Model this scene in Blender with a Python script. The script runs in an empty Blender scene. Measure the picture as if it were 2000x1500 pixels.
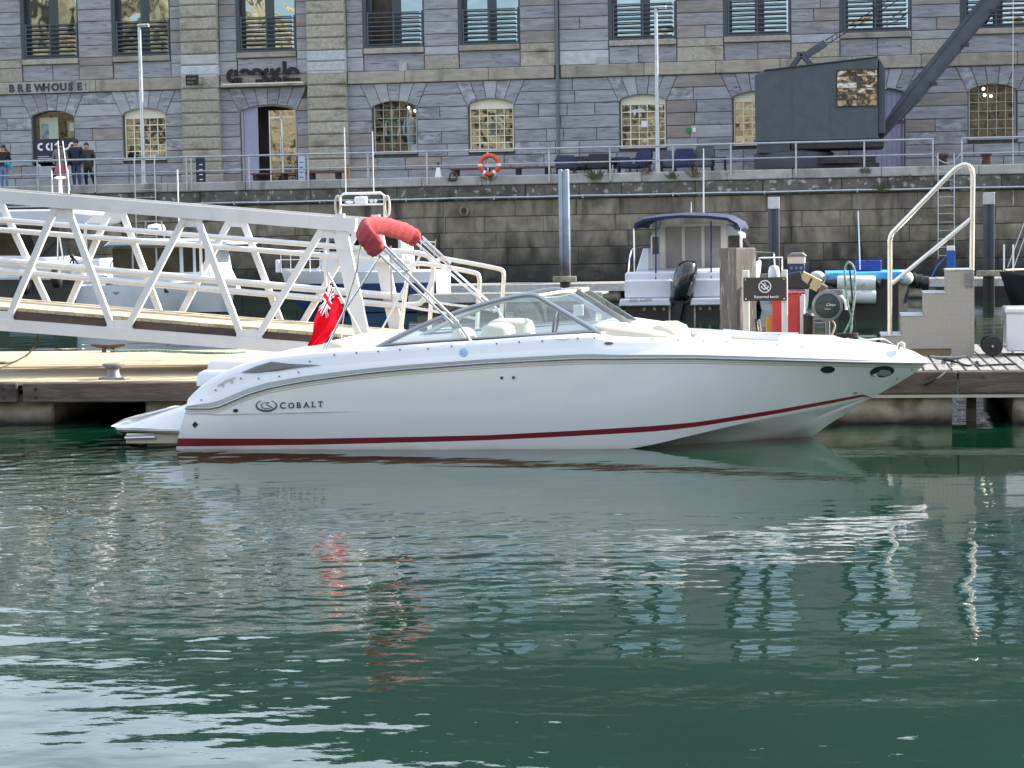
import bpy, math, random
from math import sin, cos, tan, pi, radians as R, atan, atan2, sqrt, hypot
from mathutils import Vector as V, Matrix, noise as mnoise
import numpy as np
random.seed(7)
sc = bpy.context.scene
col = sc.collection

# ---------------------------------------------------------------- camera
FPX, EYE = 4000.0, 2.1                 # focal length in photo pixels (2000 wide), eye height over the water
YAW, PITCH, ROLL = atan(.1617), atan(295 / FPX), .0177
cf = V((-sin(YAW) * cos(PITCH), cos(YAW) * cos(PITCH), -sin(PITCH)))
r0 = V((cos(YAW), sin(YAW), 0)); u0 = r0.cross(cf)
cu = u0 * cos(ROLL) + r0 * sin(ROLL); cr = r0 * cos(ROLL) - u0 * sin(ROLL)
CAM = V((0, 0, EYE))
cam = bpy.data.cameras.new('camera'); camo = bpy.data.objects.new('camera', cam); col.objects.link(camo)
m = Matrix((cr, cu, -cf)).transposed().to_4x4(); m.translation = CAM; camo.matrix_world = m
cam.sensor_width = 36; cam.sensor_fit = 'HORIZONTAL'; cam.lens = FPX / 2000 * 36
cam.clip_start = .1; cam.clip_end = 2000
sc.camera = camo
# ---------------------------------------------------------------- sky, sun, exposure
SUN_AZ, SUN_EL = atan2(.88, .47), R(31)
w = bpy.data.worlds.new('World'); sc.world = w; w.use_nodes = True
nt = w.node_tree; bg = nt.nodes['Background']
sky = nt.nodes.new('ShaderNodeTexSky'); sky.sky_type = 'NISHITA'; sky.sun_disc = False
sky.sun_elevation = SUN_EL; sky.sun_rotation = SUN_AZ; sky.air_density = 1.0; sky.dust_density = 2.0; sky.ozone_density = 1.0
# bright cloud added over the unseen sky to whiten reflections and lift the fill
tcw = nt.nodes.new('ShaderNodeTexCoord'); mpw = nt.nodes.new('ShaderNodeMapping'); mpw.inputs['Scale'].default_value = (1, 1, 2.6); nt.links.new(tcw.outputs['Generated'], mpw.inputs[0])
nzw = nt.nodes.new('ShaderNodeTexNoise'); nzw.inputs['Scale'].default_value = 2.2; nzw.inputs['Detail'].default_value = 7; nzw.inputs['Distortion'].default_value = .4; nt.links.new(mpw.outputs[0], nzw.inputs[0])
mrw = nt.nodes.new('ShaderNodeMapRange'); mrw.inputs[1].default_value = .36; mrw.inputs[2].default_value = .66; mrw.inputs[3].default_value = .12; mrw.inputs[4].default_value = .62; nt.links.new(nzw.outputs[0], mrw.inputs[0])
mxw = nt.nodes.new('ShaderNodeMix'); mxw.data_type = 'RGBA'; nt.links.new(mrw.outputs[0], mxw.inputs[0]); nt.links.new(sky.outputs[0], mxw.inputs[6]); mxw.inputs[7].default_value = (10.2, 11.2, 12.4, 1)
nt.links.new(mxw.outputs[2], bg.inputs[0]); bg.inputs[1].default_value = .105
sl = bpy.data.lights.new('sun', 'SUN'); sl.energy = 5.0; sl.angle = R(.53); sl.color = (1, .93, .82)
so = bpy.data.objects.new('sun', sl); col.objects.link(so)
SD = V((sin(SUN_AZ) * cos(SUN_EL), cos(SUN_AZ) * cos(SUN_EL), sin(SUN_EL)))
so.rotation_euler = SD.to_track_quat('Z', 'Y').to_euler(); so.location = (30, 10, 40)
sc.view_settings.view_transform = 'Standard'; sc.view_settings.look = 'None'
sc.view_settings.gamma = 1; sc.view_settings.exposure = 1.3
sc.render.engine = 'CYCLES'
sc.cycles.max_bounces = 8; sc.cycles.transparent_max_bounces = 24; sc.cycles.glossy_bounces = 5
sc.cycles.caustics_reflective = False; sc.cycles.caustics_refractive = False
sc.cycles.use_denoising = True

# where a sight line of the photograph meets a vertical plane y = Y or a level z = Z of the place
def ray(x, y): return cf + cr * ((x - 1000) / FPX) + cu * ((750 - y) / FPX)
def at(x, y, Y): d = ray(x, y); return CAM + d * (Y / d.y)
def atz(x, y, Z): d = ray(x, y); return CAM + d * ((Z - EYE) / d.z)
def lerp(a, b, t): return a + (b - a) * t
def itp(tab, x):
    if x <= tab[0][0]: return tab[0][1]
    for (a, b), (c, d) in zip(tab, tab[1:]):
        if x <= c: return b + (d - b) * (x - a) / (c - a) if c > a else d
    return tab[-1][1]

# ---------------------------------------------------------------- materials
def pm(name, c1, c2=None, sc_=4., st=(1, 1, 1), rough=.6, metal=0., rv=0., hv=0., bump=0., bs=None, dirt=None, spec=.5, ior=1.5, coat=0., lo=.35, hi=.65, det=5, tide=None, coord='Object'):
    mt = bpy.data.materials.new(name); mt.use_nodes = True
    n = mt.node_tree.nodes; L = mt.node_tree.links
    p = n['Principled BSDF']; p.inputs['Roughness'].default_value = rough; p.inputs['Metallic'].default_value = metal
    p.inputs['IOR'].default_value = ior; p.inputs['Specular IOR Level'].default_value = spec; p.inputs['Coat Weight'].default_value = coat
    c1 = (*c1, 1); p.inputs['Base Color'].default_value = c1
    if c2 is None and not (rv or hv or bump or dirt): return mt
    tc = n.new('ShaderNodeTexCoord'); oi = n.new('ShaderNodeObjectInfo')
    mp = n.new('ShaderNodeMapping'); mp.inputs['Scale'].default_value = st
    L.new(tc.outputs[coord], mp.inputs[0])
    if rv or hv:
        mul = n.new('ShaderNodeVectorMath'); mul.operation = 'SCALE'; mul.inputs[0].default_value = (37, 53, 71)
        L.new(oi.outputs['Random'], mul.inputs['Scale']); L.new(mul.outputs[0], mp.inputs[1])
    out = None
    if c2 is not None:
        nz = n.new('ShaderNodeTexNoise'); nz.inputs['Scale'].default_value = sc_; nz.inputs['Detail'].default_value = det; nz.inputs['Distortion'].default_value = .6
        L.new(mp.outputs[0], nz.inputs[0])
        rp = n.new('ShaderNodeValToRGB'); rp.color_ramp.elements[0].position = lo; rp.color_ramp.elements[1].position = hi
        rp.color_ramp.elements[0].color = c1; rp.color_ramp.elements[1].color = (*c2, 1)
        L.new(nz.outputs[0], rp.inputs[0]); out = rp.outputs[0]
    for d in (dirt or []):
        dc, thr, wid, ds, dst = d
        m2 = n.new('ShaderNodeMapping'); m2.inputs['Scale'].default_value = dst; L.new(tc.outputs[coord], m2.inputs[0])
        nz = n.new('ShaderNodeTexNoise'); nz.inputs['Scale'].default_value = ds; nz.inputs['Detail'].default_value = 6; L.new(m2.outputs[0], nz.inputs[0])
        mr = n.new('ShaderNodeMapRange'); mr.inputs[1].default_value = thr; mr.inputs[2].default_value = thr + wid; L.new(nz.outputs[0], mr.inputs[0])
        mx = n.new('ShaderNodeMix'); mx.data_type = 'RGBA'; L.new(mr.outputs[0], mx.inputs[0])
        if out: L.new(out, mx.inputs[6])
        else: mx.inputs[6].default_value = c1
        mx.inputs[7].default_value = (*dc, 1); out = mx.outputs[2]
    if tide:
        tcol, z0, z1 = tide
        ge = n.new('ShaderNodeNewGeometry'); sx = n.new('ShaderNodeSeparateXYZ'); L.new(ge.outputs[0], sx.inputs[0])
        nz = n.new('ShaderNodeTexNoise'); nz.inputs['Scale'].default_value = 2.2; nz.inputs['Detail'].default_value = 6; L.new(ge.outputs[0], nz.inputs[0])
        ad = n.new('ShaderNodeMath'); ad.operation = 'MULTIPLY_ADD'; ad.inputs[1].default_value = (z1 - z0) * 1.2; L.new(nz.outputs[0], ad.inputs[0]); L.new(sx.outputs[2], ad.inputs[2])
        mr = n.new('ShaderNodeMapRange'); k = (z1 - z0) * .6; mr.inputs[1].default_value = z0 + k; mr.inputs[2].default_value = z1 + k; mr.inputs[3].default_value = 1; mr.inputs[4].default_value = 0
        L.new(ad.outputs[0], mr.inputs[0])
        mx = n.new('ShaderNodeMix'); mx.data_type = 'RGBA'; L.new(mr.outputs[0], mx.inputs[0]); L.new(out, mx.inputs[6]); mx.inputs[7].default_value = (*tcol, 1); out = mx.outputs[2]
    if rv or hv:
        hs = n.new('ShaderNodeHueSaturation')
        if out: L.new(out, hs.inputs['Color'])
        else: hs.inputs['Color'].default_value = c1
        a = n.new('ShaderNodeMapRange'); a.inputs[3].default_value = 1 - rv; a.inputs[4].default_value = 1 + rv; L.new(oi.outputs['Random'], a.inputs[0]); L.new(a.outputs[0], hs.inputs['Value'])
        if hv:
            wn = n.new('ShaderNodeTexWhiteNoise'); wn.noise_dimensions = '1D'; L.new(oi.outputs['Random'], wn.inputs['W'])
            b = n.new('ShaderNodeMapRange'); b.inputs[3].default_value = .5 - hv; b.inputs[4].default_value = .5 + hv; L.new(wn.outputs['Value'], b.inputs[0]); L.new(b.outputs[0], hs.inputs['Hue'])
            b2 = n.new('ShaderNodeMapRange'); b2.inputs[3].default_value = 1 - 5 * hv; b2.inputs[4].default_value = 1 + 5 * hv; L.new(wn.outputs['Value'], b2.inputs[0]); L.new(b2.outputs[0], hs.inputs['Saturation'])
        out = hs.outputs[0]
    if out: L.new(out, p.inputs['Base Color'])
    if bump:
        nz = n.new('ShaderNodeTexNoise'); nz.inputs['Scale'].default_value = bs or sc_ * 4; nz.inputs['Detail'].default_value = 6; L.new(mp.outputs[0], nz.inputs[0])
        bp = n.new('ShaderNodeBump'); bp.inputs['Strength'].default_value = min(bump, 1); bp.inputs['Distance'].default_value = .02; L.new(nz.outputs[0], bp.inputs['Height']); L.new(bp.outputs[0], p.inputs['Normal'])
    return mt

def glassmat(name, tint, refl, wav=0., wsc=1.5, gcol=(.95, .97, 1)):
    """thin pane: part mirror, part see-through"""
    mt = bpy.data.materials.new(name); mt.use_nodes = True; n = mt.node_tree.nodes; L = mt.node_tree.links
    n.remove(n['Principled BSDF']); o = n['Material Output']
    g = n.new('ShaderNodeBsdfGlossy'); g.inputs['Roughness'].default_value = .01; g.inputs['Color'].default_value = (*gcol, 1)
    t = n.new('ShaderNodeBsdfTransparent'); t.inputs[0].default_value = (*tint, 1)
    fr = n.new('ShaderNodeLayerWeight'); fr.inputs[0].default_value = refl; mx = n.new('ShaderNodeMixShader')
    mr = n.new('ShaderNodeMapRange'); mr.inputs[3].default_value = refl; mr.inputs[4].default_value = 1; L.new(fr.outputs['Fresnel'], mr.inputs[0])
    L.new(mr.outputs[0], mx.inputs[0]); L.new(t.outputs[0], mx.inputs[1]); L.new(g.outputs[0], mx.inputs[2]); L.new(mx.outputs[0], o.inputs[0])
    if wav:
        tc = n.new('ShaderNodeNewGeometry'); nz = n.new('ShaderNodeTexNoise'); nz.inputs['Scale'].default_value = wsc; nz.inputs['Detail'].default_value = 2; L.new(tc.outputs['Position'], nz.inputs[0])
        bp = n.new('ShaderNodeBump'); bp.inputs['Strength'].default_value = 1; bp.inputs['Distance'].default_value = wav; L.new(nz.outputs[0], bp.inputs['Height']); L.new(bp.outputs[0], g.inputs['Normal'])
    return mt

# ---------------------------------------------------------------- mesh helpers
WL = {}                                  # world position of every object's origin
def empty(name, label, cat, loc, group=None):
    o = bpy.data.objects.new(name, None); o.location = loc; o.empty_display_size = .2; col.objects.link(o); WL[o.name] = V(loc)
    return tag(o, label, cat, group)
def tag(o, label=None, cat=None, group=None, kind=None):
    if label: o['label'] = label
    if cat: o['category'] = cat
    if group: o['group'] = group
    if kind: o['kind'] = kind
    return o
def copy_tree(o, parent=None):
    c = o.copy(); col.objects.link(c); c.parent = parent
    for ch in list(o.children): copy_tree(ch, c)
    return c

class G:
    def __init__(s): s.v = []; s.f = []; s.m = []; s.mi = 0
    def add(s, vs, fs):
        b = len(s.v); s.v += [tuple(x) for x in vs]; s.f += [tuple(i + b for i in f) for f in fs]; s.m += [s.mi] * len(fs); return s
    def mat(s, i): s.mi = i; return s
    def box(s, x0, x1, y0, y1, z0, z1, c=0.):
        if c <= 0:
            return s.add([(x0, y0, z0), (x1, y0, z0), (x1, y1, z0), (x0, y1, z0), (x0, y0, z1), (x1, y0, z1), (x1, y1, z1), (x0, y1, z1)],
                         [(0, 3, 2, 1), (4, 5, 6, 7), (0, 1, 5, 4), (1, 2, 6, 5), (2, 3, 7, 6), (3, 0, 4, 7)])
        c = min(c, (x1 - x0) * .45, (y1 - y0) * .45, (z1 - z0) * .45)
        def ring(z, i): return [(x0 + i, y0, z), (x1 - i, y0, z), (x1, y0 + i, z), (x1, y1 - i, z), (x1 - i, y1, z), (x0 + i, y1, z), (x0, y1 - i, z), (x0, y0 + i, z)]
        def inner(z): return [(x0 + c, y0 + c, z), (x1 - c, y0 + c, z), (x1 - c, y0 + c, z), (x1 - c, y1 - c, z), (x1 - c, y1 - c, z), (x0 + c, y1 - c, z), (x0 + c, y1 - c, z), (x0 + c, y0 + c, z)]
        vs = ring(z0 + c, c) + ring(z1 - c, c) + [inner(z0)[i] for i in (0, 1, 3, 5)] + [inner(z1)[i] for i in (0, 1, 3, 5)]
        fs = [(i, (i + 1) % 8, 8 + (i + 1) % 8, 8 + i) for i in range(8)]
        fs += [(16, 19, 18, 17), (20, 21, 22, 23)]
        for k in range(4):
            a, b = 2 * k, 2 * k + 1; k2 = (k + 1) % 4
            fs += [(16 + k, 16 + k2, b, a), (20 + k2, 20 + k, 8 + a, 8 + b), (16 + k2, (b + 1) % 8, b), (20 + k2, 8 + b, 8 + (b + 1) % 8)]
        return s.add(vs, fs)
    def obox(s, c, dx, dy, dz, hx, hy, hz):
        """box about c with half axes along unit vectors dx dy dz"""
        c = V(c); dx = V(dx) * hx; dy = V(dy) * hy; dz = V(dz) * hz
        vs = [c + dx * i + dy * j + dz * k for k in (-1, 1) for i, j in ((-1, -1), (1, -1), (1, 1), (-1, 1))]
        return s.add(vs, [(0, 3, 2, 1), (4, 5, 6, 7), (0, 1, 5, 4), (1, 2, 6, 5), (2, 3, 7, 6), (3, 0, 4, 7)])
    def bar(s, a, b, wd, ht, side=(0, 1, 0)):
        """rectangular bar from a to b, wd along side, ht across"""
        a, b = V(a), V(b); d = (b - a).normalized(); sd = V(side); sd = (sd - d * sd.dot(d)).normalized(); up = d.cross(sd)
        return s.obox((a + b) / 2, d, sd, up, (b - a).length / 2, wd / 2, ht / 2)
    def prism(s, poly, y0, y1, c=0.):
        """polygon in x,z (anticlockwise seen from the camera) pushed from y0 back to y1; c = chamfer of the front edge"""
        n = len(poly); cx = sum(p[0] for p in poly) / n; cz = sum(p[1] for p in poly) / n
        fr = []
        for i, p in enumerate(poly):
            if c > 0:
                a, b = poly[i - 1], poly[(i + 1) % n]
                e1 = V((p[0] - a[0], p[1] - a[1])).normalized(); e2 = V((b[0] - p[0], b[1] - p[1])).normalized()
                nn = V((-e1.y - e2.y, e1.x + e2.x)); k = nn.length; k = c / max(k / 2, .5) if k > 1e-6 else 0; nn = nn.normalized() * k if k else nn
                fr.append((p[0] + nn.x, p[1] + nn.y))
            else: fr.append(p)
        vs = [(x, y0, z) for x, z in fr] + ([(x, y0 + c, z) for x, z in poly] if c > 0 else []) + [(x, y1, z) for x, z in poly]
        k = 3 if c > 0 else 2
        fs = [tuple(range(n)), tuple(reversed(range((k - 1) * n, k * n)))]
        for r_ in range(k - 1): fs += [(r_ * n + (i + 1) % n, r_ * n + i, (r_ + 1) * n + i, (r_ + 1) * n + (i + 1) % n) for i in range(n)]
        return s.add(vs, fs)
    def tube(s, pts, r, n=8, closed=False):
        pts = [V(p) for p in pts]; N = len(pts); rs = r if isinstance(r, (list, tuple)) else [r] * N
        t0 = (pts[1] - pts[0]).normalized(); up = V((0, 0, 1)) if abs(t0.z) < .9 else V((1, 0, 0)); nx = t0.cross(up).normalized(); vs = []
        for i, p in enumerate(pts):
            a = pts[i - 1] if (i or closed) else p; b = pts[(i + 1) % N] if (i < N - 1 or closed) else p
            t = (b - a).normalized(); nx = (nx - t * nx.dot(t)).normalized(); ny = t.cross(nx)
            vs += [p + (nx * cos(2 * pi * k / n) + ny * sin(2 * pi * k / n)) * rs[i] for k in range(n)]
        fs = []
        for i in range(N if closed else N - 1):
            j = (i + 1) % N
            fs += [(i * n + k, i * n + (k + 1) % n, j * n + (k + 1) % n, j * n + k) for k in range(n)]
        if not closed: fs += [tuple(reversed(range(n))), tuple(range((N - 1) * n, N * n))]
        return s.add(vs, fs)
    def lathe(s, prof, c, n=16, axis='z'):
        c = V(c); vs = []
        for r, h in prof:
            for k in range(n):
                a = 2 * pi * k / n; q = (r * cos(a), r * sin(a), h)
                if axis == 'y': q = (q[0], q[2], q[1])
                if axis == 'x': q = (q[2], q[0], q[1])
                vs.append(c + V(q))
        fs = []
        for i in range(len(prof) - 1): fs += [(i * n + k, i * n + (k + 1) % n, (i + 1) * n + (k + 1) % n, (i + 1) * n + k) for k in range(n)]
        fs += [tuple(reversed(range(n))), tuple(range((len(prof) - 1) * n, len(prof) * n))]
        return s.add(vs, fs)
    def loft(s, rings, closed=False, caps=False, mats=None):
        n = len(rings[0]); vs = [p for r in rings for p in r]; fs = []; b = len(s.v)
        s.v += [tuple(x) for x in vs]
        for i in range(len(rings) - 1):
            for k in range(n if closed else n - 1):
                j = (k + 1) % n; s.f.append((b + i * n + k, b + i * n + j, b + (i + 1) * n + j, b + (i + 1) * n + k)); s.m.append(mats[k] if mats else s.mi)
        if caps:
            s.f.append(tuple(b + i for i in reversed(range(n)))); s.m.append(s.mi); s.f.append(tuple(b + (len(rings) - 1) * n + i for i in range(n))); s.m.append(s.mi)
        return s
    def ball(s, c, rx, ry, rz, n=12, m=8):
        c = V(c); vs = []; fs = []
        for i in range(m + 1):
            a = pi * i / m
            for k in range(n): b = 2 * pi * k / n; vs.append(c + V((rx * sin(a) * cos(b), ry * sin(a) * sin(b), -rz * cos(a))))
        for i in range(m): fs += [(i * n + k, i * n + (k + 1) % n, (i + 1) * n + (k + 1) % n, (i + 1) * n + k) for k in range(n)]
        return s.add(vs, fs)
    def build(s, name, mat, parent=None, smooth=None, **tg):
        me = bpy.data.meshes.new(name); base = V((0, 0, 0))
        if parent is not None: base = WL[parent.name]
        loc = tg.pop('loc', None)
        if loc is not None and parent is None: base = V(loc)
        me.from_pydata([(x - base.x, y - base.y, z - base.z) for x, y, z in s.v], [], s.f)
        for mm in (mat if isinstance(mat, (list, tuple)) else [mat]): me.materials.append(mm)
        if isinstance(mat, (list, tuple)): me.polygons.foreach_set('material_index', s.m)
        me.validate()
        if smooth is not None:
            me.shade_smooth(); me.set_sharp_from_angle(angle=R(smooth))
        o = bpy.data.objects.new(name, me); col.objects.link(o)
        if parent is not None: o.parent = parent
        elif loc is not None: o.location = loc
        WL[o.name] = base
        return tag(o, tg.get('label'), tg.get('cat'), tg.get('group'), tg.get('kind'))

def textgeo(g, txt, org, size, depth=.01, fx=None, spacing=1., bold=0., shear=0.):
    """flat letters standing in the x,z plane with the lower left corner at org; fx maps (x,z) to a point"""
    cu_ = bpy.data.curves.new('t', 'FONT'); cu_.body = txt; cu_.size = size; cu_.space_character = spacing; cu_.offset = bold; cu_.shear = shear; cu_.resolution_u = 3
    o = bpy.data.objects.new('t', cu_); me = bpy.data.meshes.new_from_object(o)
    vs = []
    for vv in me.vertices:
        x, z = org[0] + vv.co.x, org[2] + vv.co.y
        vs.append(fx(x, z) if fx else (x, org[1], z))
    g.add(vs, [tuple(p.vertices) for p in me.polygons])
    bpy.data.objects.remove(o); bpy.data.curves.remove(cu_); bpy.data.meshes.remove(me)
    return g
def arc(cx, cz, r, a0, a1, n=10): return [(cx + r * cos(R(lerp(a0, a1, i / n))), cz + r * sin(R(lerp(a0, a1, i / n)))) for i in range(n + 1)]
def ringseg(g, cx, cz, r1, r2, a0, a1, y0, y1, n=8):
    for i in range(n):
        b0, b1 = R(lerp(a0, a1, i / n)), R(lerp(a0, a1, (i + 1) / n))
        g.prism([(cx + r1 * cos(b0), cz + r1 * sin(b0)), (cx + r2 * cos(b0), cz + r2 * sin(b0)), (cx + r2 * cos(b1), cz + r2 * sin(b1)), (cx + r1 * cos(b1), cz + r1 * sin(b1))], y0, y1)
    return g
def smooth_path(pts, k=4):
    pts = [V(p) for p in pts]; out = []
    for i in range(len(pts) - 1):
        p0, p1, p2, p3 = pts[max(i - 1, 0)], pts[i], pts[i + 1], pts[min(i + 2, len(pts) - 1)]
        for j in range(k):
            t = j / k; out.append(.5 * ((2 * p1) + (p2 - p0) * t + (2 * p0 - 5 * p1 + 4 * p2 - p3) * t * t + (3 * p1 - p0 - 3 * p2 + p3) * t ** 3))
    return out + [pts[-1]]

# palette
STONE = [pm('stone_blue_grey', (.225, .232, .248), (.37, .38, .40), 2.2, (.5, 1, 3.6), .8, rv=.09, hv=.010, bump=.8, bs=12, lo=.3, hi=.72, dirt=[((.12, .12, .13), .60, .07, 5, (.35, 1, 3.5))]),
         pm('stone_purple_grey', (.23, .225, .235), (.35, .345, .355), 2.4, (.5, 1, 2.8), .8, rv=.09, hv=.012, bump=.8, bs=12, dirt=[((.14, .13, .135), .60, .08, 5, (.35, 1, 3.5))]),
         pm('stone_veined', (.20, .205, .215), (.44, .45, .47), 3.4, (.8, 1, 1.8), .75, rv=.1, bump=.6, bs=12, lo=.40, hi=.68),
         pm('stone_pale', (.32, .33, .345), (.41, .42, .435), 3, (.6, 1, 2), .75, rv=.1, bump=.5, bs=14),
         pm('stone_brown_grey', (.24, .21, .19), (.33, .295, .27), 2.5, (.5, 1, 2.5), .8, rv=.09, bump=.7, bs=12)]
GRANITE = pm('granite_tan', (.31, .28, .225), (.43, .395, .33), 9, (1, 1, 1), .85, rv=.11, bump=.9, bs=20, dirt=[((.20, .17, .12), .56, .18, 1.1, (1, 1, 2.5))])
GRANITE_P = pm('granite_pale', (.42, .43, .44), (.53, .54, .55), 6, rough=.85, rv=.1, bump=.6, bs=20)
BAND = pm('band_stone', (.30, .265, .215), (.39, .35, .29), 5, (.4, 1, 1.5), .85, rv=.1, bump=.6, bs=16, dirt=[((.17, .155, .125), .54, .2, 1.6, (1, 1, .35))])
MORTAR = pm('mortar_dark', (.085, .083, .08), (.14, .135, .13), 4, rough=.95)
QSTONE = [pm('quay_stone_a', (.145, .122, .092), (.265, .226, .172), 1.6, (1, 1, 1), .9, rv=.2, hv=.015, bump=.9, bs=8, dirt=[((.055, .048, .038), .52, .18, 1.5, (1.2, 1, .25)), ((.15, .125, .04), .68, .08, 3.5, (1, 1, 1)), ((.30, .29, .26), .70, .05, 5, (1, 1, 1))], tide=((.030, .030, .027), .6, 2.2)),
          pm('quay_stone_b', (.18, .153, .117), (.295, .255, .197), 2.2, (1, 1, .6), .9, rv=.18, hv=.015, bump=.9, bs=8, dirt=[((.065, .057, .045), .5, .18, 1.6, (1.2, 1, .25))], tide=((.030, .030, .027), .6, 2.2))]
LICHEN = pm('lichen_stone', (.08, .076, .064), (.15, .14, .12), 2.5, rough=.95, rv=.15, bump=.9, bs=9, dirt=[((.34, .35, .34), .58, .06, 4.5, (1, 1, 1)), ((.045, .045, .03), .55, .1, 1.3, (1, 1, 1))])
COPING = pm('coping_stone', (.32, .315, .30), (.42, .41, .39), 2, rough=.9, rv=.1, bump=.5, bs=12, dirt=[((.15, .15, .13), .55, .2, 1.5, (1, 1, .6))])
CREAM = pm('cream_paint', (.80, .75, .58), (.85, .80, .65), 3, rough=.5)
DKFRAME = pm('dark_grey_frame', (.05, .065, .075), rough=.4, metal=.2)
SLATM = pm('slate_blue_slat', (.075, .095, .115), rough=.4, metal=.3)
STEEL = pm('galvanised_steel', (.42, .45, .48), (.55, .57, .59), 8, rough=.42, metal=.75)
CHROME = pm('polished_steel', (.78, .78, .79), rough=.12, metal=1.)
WHITE = pm('white_gelcoat', (.68, .70, .73), rough=.18, coat=.4)
WHITEP = pm('white_paint', (.74, .75, .76), (.80, .80, .80), 3, rough=.38, dirt=[((.55, .50, .42), .62, .2, 3, (1, 1, 1))])
BLACK = pm('black_rubber', (.015, .015, .017), rough=.55)
BLACKG = pm('black_gloss', (.012, .013, .016), rough=.12, coat=.6)
NAVY = pm('navy_canvas', (.012, .018, .060), (.018, .026, .08), 6, rough=.8)
RUST = pm('rusted_iron', (.055, .035, .028), (.12, .065, .045), 7, rough=.85, bump=.5)
GLASS_SKY = glassmat('coated_glass', (.25, .3, .32), .34, .02, .7, (.80, .95, 1))
GLASS_OLD = glassmat('old_wavy_glass', (.75, .8, .8), .18, .014, 1.5)
GLASS_CLEAR = glassmat('shop_glass', (.9, .95, .95), .045, .02, 1.5)
GLASS_BOAT = glassmat('boat_glass', (.80, .91, .90), .12)
GLASS_DARK = pm('tinted_glass', (.010, .012, .014), rough=.04, ior=1.5)
ROOM = pm('dark_room', (.05, .043, .035), (.10, .085, .065), 1.2, rough=.9)
INKW = pm('white_lettering', (.8, .8, .8), rough=.5)
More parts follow.
